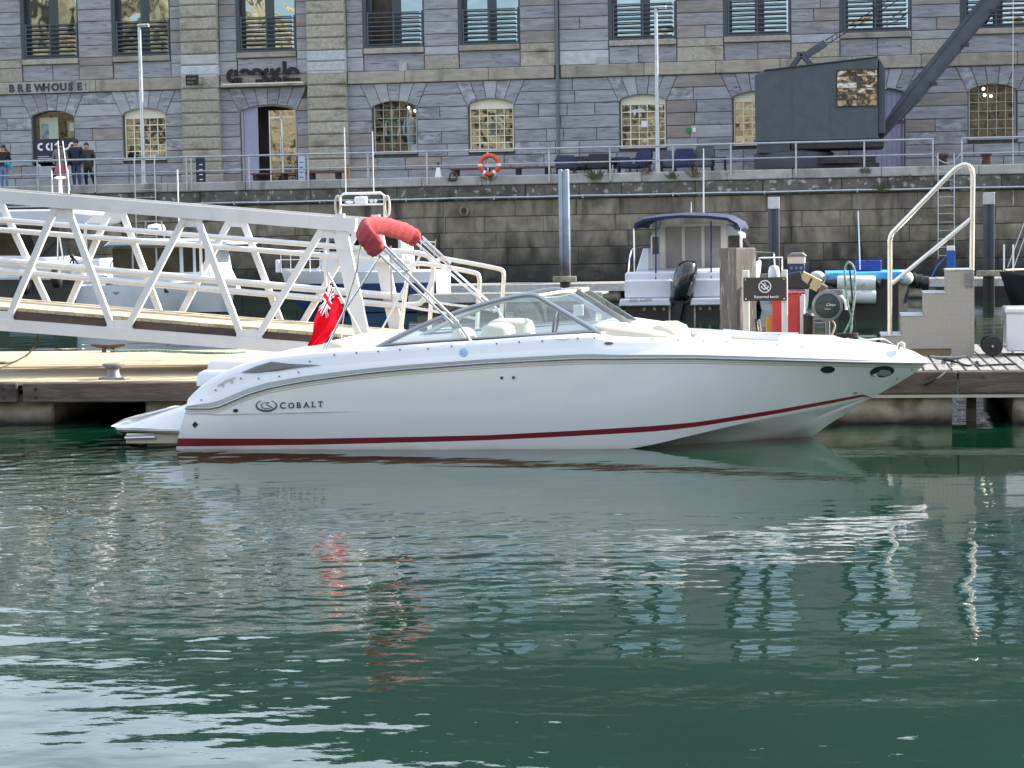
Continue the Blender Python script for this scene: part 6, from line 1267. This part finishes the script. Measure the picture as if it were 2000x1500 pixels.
# ================================================================ BOATS BEHIND
def axis_frame(stern, bow):
    s_, b_ = V((*stern, 0)), V((*bow, 0)); d = (b_ - s_); L = d.length; d.normalize(); n_ = V((d.y, -d.x, 0)); return lambda u, v, z: s_ + d * (u * L) + n_ * v + V((0, 0, z))
def bhull(e, F, beam, fs_, fb, mats, split=None, sheer_full=.35, name='hull', tr=1.):
    """hull from transom (u=0) to stem (u=1); mats = (topside, bottom); split = height of the colour change"""
    rg = []; us = [0, .02, .1, .25, .4, .55, .68, .8, .88, .94, .98, 1]
    for u in us:
        k = (1 - max(0, (u - sheer_full) / (1 - sheer_full)) ** 2.4); B_ = beam / 2 * (k * (.9 + .1 * min(1, u / .2))); B_ = max(B_, .015); zt_ = lerp(fs_, fb, u ** 1.6); sp = split if split is not None else .12
        Bc = B_ * (.92 if u < .5 else lerp(.92, .25, (u - .5) / .5)); zc_ = lerp(.02, sp * .9, max(0, u - .5) * 2); zk_ = -.35 if u < .85 else lerp(-.35, zt_ * .35, (u - .85) / .15)
        us_ = u - .05 * (u > .9) * (u - .9) * 10
        half = [(B_ * .90, zt_ + .0), (B_, zt_ - .03), (B_ * .995, zt_ - .09), (lerp(Bc, B_, .55), sp), (Bc, zc_), (Bc * .5, lerp(zk_, zc_, .4)), (0, zk_)]
        def uu(z): return u - (max(0, u - .6) / .4) * .07 * max(0, (zt_ - z) / max(zt_, .1))
        rg.append([F(uu(z), b, z) for b, z in half] + [F(uu(z), -b, z) for b, z in reversed(half[:-1])])
    g = G(); g.loft(rg, mats=[0, 0, 0, 1, 1, 1, 1, 1, 1, 0, 0, 0]); g.mat(0); g.add(rg[0], [tuple(range(len(rg[0])))])
    g.mat(0); top = [r[0] for r in rg] + [r[-1] for r in reversed(rg)]
    for a, b in zip(rg, rg[1:]): g.add([a[0], b[0], b[-1], a[-1]], [(0, 1, 2, 3)])
    return g.build(name, mats, e, 35)
def fbox(e, F, u0, u1, v0, v1, z0, z1, name, mt, slope=(0, 0), par=None, tin=0.):
    q = [F(u0, v0, z0), F(u1, v0, z0), F(u1, v1, z0), F(u0, v1, z0), F(u0 + slope[0], v0 + tin, z1), F(u1 + slope[1], v0 + tin, z1), F(u1 + slope[1], v1 - tin, z1), F(u0 + slope[0], v1 - tin, z1)]
    return G().add(q, [(0, 3, 2, 1), (4, 5, 6, 7), (0, 1, 5, 4), (1, 2, 6, 5), (2, 3, 7, 6), (3, 0, 4, 7)]).build(name, mt, par or e)
def outboard(e, c, h, mt, tilt=0., yaw=0., leg=True, name='outboard_engine'):
    """engine hung on a transom at c, cowl height h; tilt leans the top towards +x"""
    c = V(c); rg = []
    for t, rx, ry, oy in ((0, .16, .17, .02), (.12, .21, .26, -.02), (.35, .25, .33, -.05), (.7, .25, .34, -.05), (.92, .21, .28, -.02), (1, .12, .18, 0)):
        rg.append([c + V((tilt * t * h + rx * cos(a) * h / .85, oy * h + ry * sin(a) * h / .85, t * h)) for a in [2 * pi * k / 14 for k in range(14)]])
    cw = G().loft(rg, True, True).build(name, mt, e, 50)
    if leg:
        G().loft([[c + V((tilt * z * h + sx * .10 * h, sy * .17 * h, z * h)) for sx, sy in ((-1, -1), (1, -1), (1, 1), (-1, 1))] for z in (-.95, -.3, .02)], True, True).build('leg', BLACK, cw)
        G().box(c.x - .22 * h - tilt * .45 * h, c.x + .22 * h - tilt * .45 * h, c.y - .2 * h, c.y + .25 * h, c.z - .56 * h, c.z - .52 * h).build('cavitation_plate', BLACK, cw)
    return cw
BWH = pm('boat_white', (.58, .61, .66), (.65, .67, .71), 2, rough=.25); BGR = pm('boat_grey_blue', (.10, .13, .17), rough=.3); BNV = pm('boat_navy', (.010, .016, .045), rough=.25); BBL = pm('boat_blue', (.012, .04, .13), rough=.3); BBK = pm('boat_black', (.012, .012, .014), rough=.35)
# ---- cabin boat seen from the stern
Yt = 49.0; S = lambda x, y, d=0.: at(x, y, Yt + d)
cx = S(1331, 600).x; ax0, ax1 = S(1213, 590).x, S(1452, 590).x; hb = (ax1 - ax0) / 2; cx = (ax0 + ax1) / 2
cb = empty('cabin_boat', 'white cabin boat with navy canopy and black outboard, stern towards the camera', 'cabin boat', (cx, Yt + 3, 0), 'boats moored along the back')
F = axis_frame((cx, Yt + .35), (cx + .8, Yt + 7.0)); zt0 = S(1260, 531).z; zpl = S(1260, 586).z; zlo = S(1260, 596).z
bhull(cb, F, 2 * hb * .96, zt0, zt0 + .45, (BWH, BNV), split=zlo - .02)
G().box(cx - hb * .94, cx + hb * .94, Yt + .1, Yt + .345, zlo + .01, zt0, .05).build('transom', BWH, cb)
for s_ in (-1, 1):
    G().prism([(cx + s_ * hb * .58 - hb * .42, zlo), (cx + s_ * hb * .58 + hb * .42, zlo), (cx + s_ * hb * .58 + hb * .40, zpl + .04), (cx + s_ * hb * .58 - hb * .40, zpl + .04)][::1], Yt - .5, Yt + .099, .02).build('bathing_step', BWH, cb)
    G().box(cx + s_ * hb * .55 - hb * .38, cx + s_ * hb * .55 + hb * .40, Yt - .15, Yt + .098, zpl + .042, zt0 - .18, .04).build('stern_locker', BWH, cb)
    for k in (.3, .45, .62): G().lathe([(.035, -.02), (.05, 0)], (cx + s_ * hb * k, Yt + .06, .22), 10, 'y').build('hull_fitting', STEEL, cb)
    G().box(cx + s_ * .30 - .02, cx + s_ * .30 + .02, Yt + .02, Yt + .09, -.05, zlo - .02).build('trim_tab_arm', STEEL, cb)
G().box(cx - hb * .93, cx + hb * .93, Yt + .12, Yt + .34, -.3, zlo).build('hull_stern', BNV, cb)
g = G(); a = S(1232, 584); textgeo(g, 'Sea Gem', (a.x, Yt - .508, a.z - .05), .15, shear=.35); g.build('boat_name', pm('name_grey', (.2, .22, .26), rough=.5), cb)
outboard(cb, (cx - .02, Yt - .28, .42), .95, BLACKG, tilt=.22)
# cabin
zr = S(1340, 425, 1.6).z; yc0 = Yt + 2.0; c0, c1 = at(1270, 500, yc0).x, at(1450, 500, yc0).x; zf = zt0 - .15
ztop = at(1340, 440, yc0).z
cab = G().prism([(c0, zf), (c1, zf), (c1 - .02, ztop - .25), (c1 - .25, ztop), (c0 + .25, ztop), (c0 + .02, ztop - .25)], yc0, yc0 + 2.4, .03).build('cabin', BWH, cb)
d0, d1 = at(1297, 445, yc0), at(1412, 533, yc0); DG = glassmat('door_glass', (.30, .27, .26), .38, .02, 1.2)
fr_ = pm('door_frame_cream', (.70, .67, .60), rough=.4); G().box(d0.x - .10, d1.x + .10, yc0 - .05, yc0 - .003, zf, d0.z + .08).build('sliding_door', fr_, cab)
w3 = (d1.x - d0.x) / 3
for k in range(3): pd_ = G().box(d0.x + w3 * k + .04, d0.x + w3 * (k + 1) - .04, yc0 - .07, yc0 - .053, zf + .05, d0.z).build('door_pane', pm('door_pane', (.22, .205, .215), (.30, .28, .29), 1.5, rough=.10, ior=1.45), cab)
for x0, x1 in ((c0 + .06, d0.x - .14), (d1.x + .14, c1 - .06)): G().box(x0, x1, yc0 - .03, yc0 - .003, zf + .55, ztop - .28, .01).build('side_pane', GLASS_DARK, cab)
G().prism([(c1 - .05, ztop - .3), (c1 + .35, ztop - .85), (c1 + .35, ztop - .9), (c1 - .05, ztop - .9)], yc0 + .4, yc0 + 2.3).build('side_windows', GLASS_DARK, cab)
# canopy
pts = [(1238, 446), (1240, 436), (1255, 428), (1290, 423), (1330, 420), (1380, 421), (1420, 425), (1440, 436), (1446, 446)]
rg = []
for yy, dz in ((Yt + .25, 0), (Yt + .9, .06), (yc0 + .3, .08), (yc0 + 2.5, .05)):
    P_ = [at(x, y, Yt + .25) for x, y in pts]; rg.append([V((p.x, yy, p.z + dz)) for p in P_] + [V((p.x, yy, p.z + dz - .07)) for p in reversed(P_)])
G().loft(rg, True, True).build('canopy', NAVY, cb, 50)
for px in (1238, 1446): p = at(px, 446, Yt + .3); G().tube([p, (p.x, Yt + .35, zt0)], .02, 6).build('canopy_pole', CHROME, cb)
for px in (1281, 1389): p, q = at(px, 432, Yt + .28), at(px, 550, Yt + .1); G().tube([p, q], .02, 6).build('canopy_strap', NAVY, cb)
G().tube(smooth_path([(ax0 + .15, Yt + .4, zt0), (ax0 + .22, Yt + .5, zt0 + .5), (ax0 + .45, Yt + .9, zt0 + .62)], 4), .02, 6).build('grab_rail', CHROME, cb)
G().prism([(c0 - .28, zt0), (c0 + .02, zt0), (c0 + .02, zt0 + .55), (c0 - .1, zt0 + .55)], Yt + 1.2, Yt + 1.9, .03).build('side_seat', BWH, cb)
for px, t, r_ in ((1350, 394, .018), (1374, 290, .022)): q = at(px, 419, yc0 + .4); p = at(px, t, yc0 + .4); G().tube([q - V((0, 0, .05)), p], [r_ * 1.2, r_ * .7], 6).build('antenna', INKW, cb)
G().tube([at(1450, 470, Yt + 3), at(1470, 492, Yt + 4.5), at(1512, 494, Yt + 5.5), at(1514, 530, Yt + 5.5)], .02, 6).build('bow_rail', CHROME, cb)
# small grey covered engine and rail right behind the timber pile
p = at(1508, 525, 53.); e = empty('moored_dinghy', 'small white dinghy with grey engine cowl half hidden behind the timber pile', 'dinghy', (p.x, 54, 0), 'boats moored along the back')
F = axis_frame((p.x + .3, 53.2), (p.x - 1.0, 56.5)); bhull(e, F, 1.5, .55, .7, (BWH, BGR), .15); outboard(e, (p.x + .05, 53.0, .65), .5, pm('cowl_grey', (.42, .46, .52), rough=.3)); G().tube([(p.x - .5, 53.4, .5), (p.x - .5, 53.4, 1.35), (p.x + .25, 53.4, 1.35), (p.x + .25, 53.4, .5)], .025, 6).build('rail', CHROME, e)

# ---- black launch with roll fenders, bow on
Yl = 47.5; S = lambda x, y, d=0.: at(x, y, Yl + d); a, b = S(1612, 535), S(1778, 535); cx = (a.x + b.x) / 2; hb = (b.x - a.x) / 2; zt0 = S(1690, 539).z
e = empty('black_launch', 'black workboat with bright blue rail and white roll fenders at its bow', 'workboat', (cx, Yl + 3, 0), 'boats moored along the back'); LBL = pm('light_blue_paint', (.05, .34, .70), (.08, .40, .74), 3, rough=.4)
def lring(y, k, r_): return [(cx - hb * k, y, zt0), (cx - hb * k, y, -.3), (cx + hb * k, y, -.3), (cx + hb * k, y, zt0)]
G().loft([lring(Yl, .72, 0), lring(Yl + .25, .95, 0), lring(Yl + 2.5, 1, 0)], True, True).build('hull', BBK, e, 30)
G().loft([[(cx + hb * x * 1.01, y, z) for x, z in ((-k, zt0 - .08), (k, zt0 - .08), (k, zt0 + .08), (-k, zt0 + .08))] for y, k in ((Yl - .06, .80), (Yl + .25, .98), (Yl + 2.6, 1.02))], True, True).build('blue_rail', LBL, e)
FEN = pm('fender_white', (.60, .60, .57), (.70, .70, .68), 4, rough=.6, dirt=[((.32, .31, .28), .56, .12, 5, (1, 1, 1))])
for py, x0, x1 in ((553, 1635, 1710), (579, 1639, 1711)):
    q0, q1 = S(x0, py, -.28), S(x1, py, -.28); r_ = .17; G().tube([q0, q0 + V((.04, 0, 0)), q1 - V((.04, 0, 0)), q1], [r_ * .9, r_, r_, r_ * .9], 14).build('roll_fender', FEN, e, 50)
for x0, x1 in ((1612, 1634), (1712, 1722)): q0, q1 = S(x0, 550, -.15), S(x1, 553, -.2); G().tube([q0, q1], [.06, .12], 10).build('fender_tie', BBK, e, 50)
for px, py, r_ in ((1596, 542, .19), (1764, 543, .23)): q = S(px, py, .2); G().ball(q, r_, r_ * .9, r_ * .8, 16, 10).build('ball_fender', pm('ball_grey', (.44, .46, .46), (.55, .56, .55), 4, rough=.6), e, 70)
q = S(1790, 550, .6)
for k in range(3): G().lathe([(.10, -.10), (.17, -.07), (.17, .07), (.10, .10)], S(1783 + 12 * k, 547 + 3 * k, .6), 14, 'x').build('rubber_roll', BBK, e, 50)
G().loft([[S(x, y, .15) + V((0, .12 * cos(t), 0)) for x, y in ((1745 + 4 * i, 555 + 12 * i), (1778 - 2 * i, 553 + 12 * i))] for i, t in ((0, 0), (1, .6), (2, 1.2), (3.2, 1.6))]).build('blue_cover', NAVY, e, 50)
a, b = S(1671, 531, 1.), S(1722, 514, 1.); G().box(a.x, b.x, Yl + 1, Yl + 1.4, zt0 + .09, zt0 + .34, .02).build('blue_chest', pm('chest_blue', (.02, .03, .22), rough=.5), e); G().tube(smooth_path([(a.x + .25, Yl + .98, zt0 + .33), (a.x + .45, Yl + .98, zt0 + .43), (a.x + .65, Yl + .98, zt0 + .33)], 4), .02, 6).build('handle', BLACK, e)
G().tube([S(1680, 527, 1.), S(1676, 412, 1.)], .018, 6).build('whip_aerial', INKW, e)
# ---- dark bow at the right edge
Yd = 44.; a = at(1957, 530, Yd); e = empty('dark_yacht', 'dark hulled sailing boat bow at the right edge', 'sailing boat', (a.x + 3, Yd + 1, 0), 'boats moored along the back'); F = axis_frame((a.x + 5.5, Yd + 2.2), (a.x - .05, Yd)); z_ = a.z
bhull(e, F, 2.2, z_ - .25, z_, (BBK, BNV), .2); G().tube([F(.98, 0, z_ + .02), F(.5, 1., z_ + .02), F(0, 1, z_ - .2)], .03, 6).build('toe_rail', GALV, e)
for px in (1961, 1979): q = at(px, 524, Yd + .3); G().tube([q - V((0, 0, .1)), q + V((0, 0, .5))], .022, 6).build('stanchion', INKW, e)
mt_ = V((a.x + 3., Yd + 1.2, 0)); G().tube([mt_ + V((0, 0, .5)), mt_ + V((0, 0, 9))], .06, 8).build('mast', STEEL, e)
for x, y in ((1968, 522), (1981, 520)): G().tube([at(x, y, Yd + .3), mt_ + V((0, 0, 8.8))], .010, 5).build('stay', STEEL, e)
# ---- blue hulled fishing boat behind the gangway foot
Yb = 55.; S = lambda x, y, d=0.: at(x, y, Yb + d); a, b = S(538, 545), S(858, 540); e = empty('blue_fishing_boat', 'blue hulled fishing boat with white wheelhouse behind the gangway foot', 'fishing boat', ((a.x + b.x) / 2, Yb, 0), 'boats moored along the back')
F = axis_frame((b.x, Yb + .6), (a.x, Yb + .6)); zt0 = S(700, 530).z; bhull(e, F, 2.4, zt0, zt0 + .1, (BWH, BBL), zt0 - .32, .5)
x0, x1 = S(626, 480).x, S(792, 480).x; zr = S(700, 446).z; wh = G().prism([(x0, zt0), (x1, zt0), (x1 - .1, zr), (x0 + .25, zr)], Yb - .1, Yb + 1.3, .04).build('wheelhouse', BWH, e)
for k in range(4): u0_ = lerp(x0 + .28, x1 - .15, k / 4); G().box(u0_, u0_ + (x1 - x0) * .19, Yb - .12, Yb - .103, zr - .62, zr - .16, .01).build('wheelhouse_window', GLASS_DARK, wh)
G().prism([(S(610, 520).x, zt0), (x0 + .02, zt0), (x0 + .02, zt0 + .42), (S(640, 520).x, zt0 + .34)], Yb, Yb + 1.2, .03).build('fore_cabin', BWH, e)
pa, pb2 = S(657, 435), S(744, 435); zgp = S(700, 377).z
G().tube([(pa.x, Yb + .5, zr), (pa.x, Yb + .5, zgp - .08), (pa.x + .1, Yb + .5, zgp), (pb2.x - .1, Yb + .5, zgp), (pb2.x, Yb + .5, zgp - .08), (pb2.x, Yb + .5, zr)], .035, 8).build('goalpost_mast', INKW, e, 50); zm = S(700, 399).z; G().tube([(pa.x, Yb + .5, zm), (pb2.x, Yb + .5, zm)], .03, 6).build('mast_crossbar', INKW, e)
for px in (680, 692): pass
for px, tp in ((667, 247), (722, 255)): q = S(px, 377); G().tube([(q.x, Yb + .5, zgp), (q.x, Yb + .5, S(px, tp).z)], .016, 6).build('antenna', INKW, e)
q = S(698, 391); G().box(q.x - .16, q.x + .16, Yb + .3, Yb + .6, zm + .02, zm + .22, .03).build('radar_box', INKW, e); G().ball((pa.x + .27, Yb + .45, zm + .07), .13, .13, .04, 12, 6).build('satellite_dome', INKW, e, 60)
for k in (0, 1): G().lathe([(.02, .0), (.055, -.06), (.05, -.075)], (S(719 + 8 * k, 393).x, Yb + .45, zm + .09), 10, 'y').build('deck_lamp', INKW, e, 40)
for s_, px in ((-1, 652), (1, 749)): q = S(px, 402); G().tube([(q.x + .07 * cos(t), Yb + .45, q.z + .28 * sin(t)) for t in [2 * pi * k / 18 for k in range(18)]], .035, 6, True).build('lifebelt', pm('cream_ring', (.55, .50, .38), rough=.7), e, 60)
q = S(565, 505); 
for z in (.35, .6): G().tube([(q.x - .15, Yb - .5, zt0 + z), (x0 + .2, Yb - .5, zt0 + z)], .014, 5).build('bow_rail', CHROME, e)
for k in range(5): xx = lerp(q.x - .1, x0 + .1, k / 4); G().tube([(xx, Yb - .5, zt0), (xx, Yb - .5, zt0 + .6)], .014, 5).build('rail_post', CHROME, e)
G().box(S(545, 500).x, S(553, 500).x, Yb - .4, Yb - .3, zt0, zt0 + .36, .02).build('sampson_post', INKW, e)
for k in range(3): xx = lerp(S(795, 500).x, S(850, 500).x, k / 2); G().tube([(xx, Yb - .4, zt0), (xx + .1, Yb - .4, S(820, 468).z)], .016, 5).build('stern_rail_post', CHROME, e)
G().tube([(S(795, 500).x, Yb - .4, S(820, 468).z), (S(856, 500).x, Yb - .4, S(850, 473).z)], .018, 5).build('stern_rail', CHROME, e)
# ---- pilothouse boat behind the gangway
Yp = 49.5; S = lambda x, y, d=0.: at(x, y, Yp + d); e = empty('pilothouse_boat', 'white pilothouse boat with dark windows and radar seen through the gangway', 'motor boat', (S(340, 600).x, Yp + 1, 0), 'boats moored along the back')
s0, b0 = S(215, 600, 2.0), S(452, 600, -1.0); F = axis_frame((s0.x, Yp + 2.2), (b0.x + .25, Yp - 1.3)); zt0 = S(330, 556).z; bhull(e, F, 2.5, zt0, zt0 + .15, (BWH, BGR), .30)
x0, x1 = S(222, 500).x, S(408, 500).x; zr = S(330, 480).z; ph_ = G().prism([(x0, zt0 - .2), (x1 + .35, zt0 - .2), (x1 + .1, zt0 + .35), (x1, zr), (x0 + .05, zr)], Yp - .2, Yp + 1.6, .04).build('pilothouse', BWH, e)
zw0, zw1 = S(300, 532).z, S(300, 484).z
for u0_, u1_ in ((.02, .22), (.24, .47), (.49, .72), (.76, .86), (.89, .985)): G().box(lerp(x0, x1, u0_), lerp(x0, x1, u1_), Yp - .225, Yp - .203, zw0, zw1, .01).build('window', pm('cabin_window', (.012, .012, .012), (.04, .037, .03), 2, rough=.05, ior=1.4), ph_)
G().prism([(x0 - .12, zr + .01), (x1 + .75, zr + .01), (x1 + .55, zr + .14), (x0 + .1, zr + .20)], Yp - .45, Yp + 1.8, .05).build('roof', BWH, ph_)
q = S(292, 448); G().lathe([(.05, 0), (.22, .03), (.235, .14), (.2, .23), (.05, .26)], (q.x, Yp + .5, q.z - .12), 20).build('radar_dome', INKW, e, 50); g = G(); textgeo(g, 'GARMIN', (q.x - .19, Yp + .262, q.z - .04), .095, bold=.004); g.build('radar_lettering', BLACK, e)
G().tube([(q.x - .26, Yp + .4, zr + .2), (q.x - .24, Yp + .4, q.z + .2), (q.x + .18, Yp + .4, q.z + .2), (q.x + .24, Yp + .4, zr + .2)], .025, 6).build('radar_arch', GALV, e, 50)
q = S(338, 470); G().tube([(q.x, Yp + .5, zr + .1), (q.x, Yp + .5, S(333, 330).z)], .018, 6).build('whip_antenna', INKW, e)
G().box(S(352, 560).x, S(395, 560).x, Yp - .9, Yp - .2, zt0 - .3, zt0 + .12, .05).build('deck_box', BWH, e); outboard(e, S(222, 592, .4), .62, pm('cowl_cover', (.10, .11, .125), (.14, .15, .165), 4, rough=.7)); outboard(e, S(244, 588, .9), .58, BWH)
G().tube(smooth_path([S(212, 530), S(220, 508), S(235, 503), S(300, 502)], 3), .025, 6).build('grab_rail', CHROME, e)
G().box(S(345, 570).x, S(362, 570).x, Yp - .98, Yp - .92, zt0 - .18, zt0 - .04, .02).build('hull_fender_box', BLACK, e)
# ---- white cruiser at the left edge
Yw = 51.; S = lambda x, y, d=0.: at(x, y, Yw + d); e = empty('white_cruiser', 'white motor cruiser with a swept hardtop at the left edge behind the gangway', 'motor cruiser', (S(60, 600).x, Yw + 1, 0), 'boats moored along the back')
F = axis_frame((S(160, 600).x, Yw + 1.2), (S(-420, 600).x, Yw + 1.2)); zt0 = S(100, 540).z; bhull(e, F, 3.0, zt0, zt0 + .3, (BWH, pm('cruiser_bottom', (.045, .05, .05), rough=.3)), S(60, 545).z, .5)
hx0, hx1 = S(-200, 420).x, S(187, 420).x; zh = S(100, 425).z
G().prism([(hx0, zh - .1), (hx1 - .5, zh - .22), (hx1 - .25, zh - .16), (hx1, zh + .05), (hx1 - .12, zh + .10), (hx1 - 1.2, zh + .22), (hx0, zh + .25)], Yw - .2, Yw + 2.4, .05).build('hardtop', BWH, e)
G().prism([(hx0, zt0 + .45), (S(75, 480).x, zt0 + .45), (S(50, 480).x, zh - .15), (hx0, zh - .12)], Yw + .1, Yw + 2.2).build('cabin_glass', GLASS_DARK, e)
G().prism([(hx0, zt0), (S(112, 480).x, zt0), (S(112, 480).x, zt0 + .42), (S(60, 480).x, zt0 + .55), (hx0, zt0 + .6)], Yw - .15, Yw + 2.4, .05).build('coachroof', BWH, e)
G().prism([(S(128, 520).x, zt0), (S(195, 520).x, zt0), (S(188, 520).x, zt0 + .45), (S(132, 520).x, zt0 + .42)], Yw + .3, Yw + 2., .05).build('cockpit_seat', BWH, e)
for px in (113, 124): G().tube([S(px, 510, .1), S(114 + (px - 113) * .2, 462, .1)], .025, 6).build('hardtop_strut', CHROME, e)
q = S(143, 500); G().ball((q.x, Yw - .1, q.z), .06, .06, .06, 10, 6).build('winch', BLACK, e, 60)
for sx in (-.12, .05, .25): G().tube([(q.x + .03, Yw - .1, q.z - .03), (q.x + sx, Yw - .1, q.z - .32)], .022, 6).build('tripod_leg', BLACK, e)
outboard(e, S(50, 575, -.6), .5, BLACK, leg=False, name='tender_engine'); outboard(e, S(112, 562, -.6), .5, BLACK, leg=False, name='tender_engine')
G().box(S(40, 580).x, S(130, 580).x, Yw - .9, Yw - .3, .12, .3, .05).build('bathing_platform', BGR, e)
zz = S(118, 345).z; q = S(118, 370, .8); G().tube([(q.x, Yw + .8, zh + .2), (q.x, Yw + .8, zz)], .05, 8).build('radar_mast', INKW, e); G().ball((q.x, Yw + .8, zz), .16, .16, .04, 14, 6).build('satellite_dish', INKW, e, 60)
for px in (102, 134): q = S(px, 370, .8); G().tube([(q.x, Yw + .8, zh + .2), (q.x, Yw + .8, S(118, 330).z)], .014, 5).build('mast_stay', INKW, e)
G().tube([S(118, 345, .8), S(113, 275, .8)], .014, 5).build('whip_antenna', INKW, e); G().tube([S(136, 372, .8), S(122, 275, .8)], .014, 5).build('whip_antenna', INKW, e)
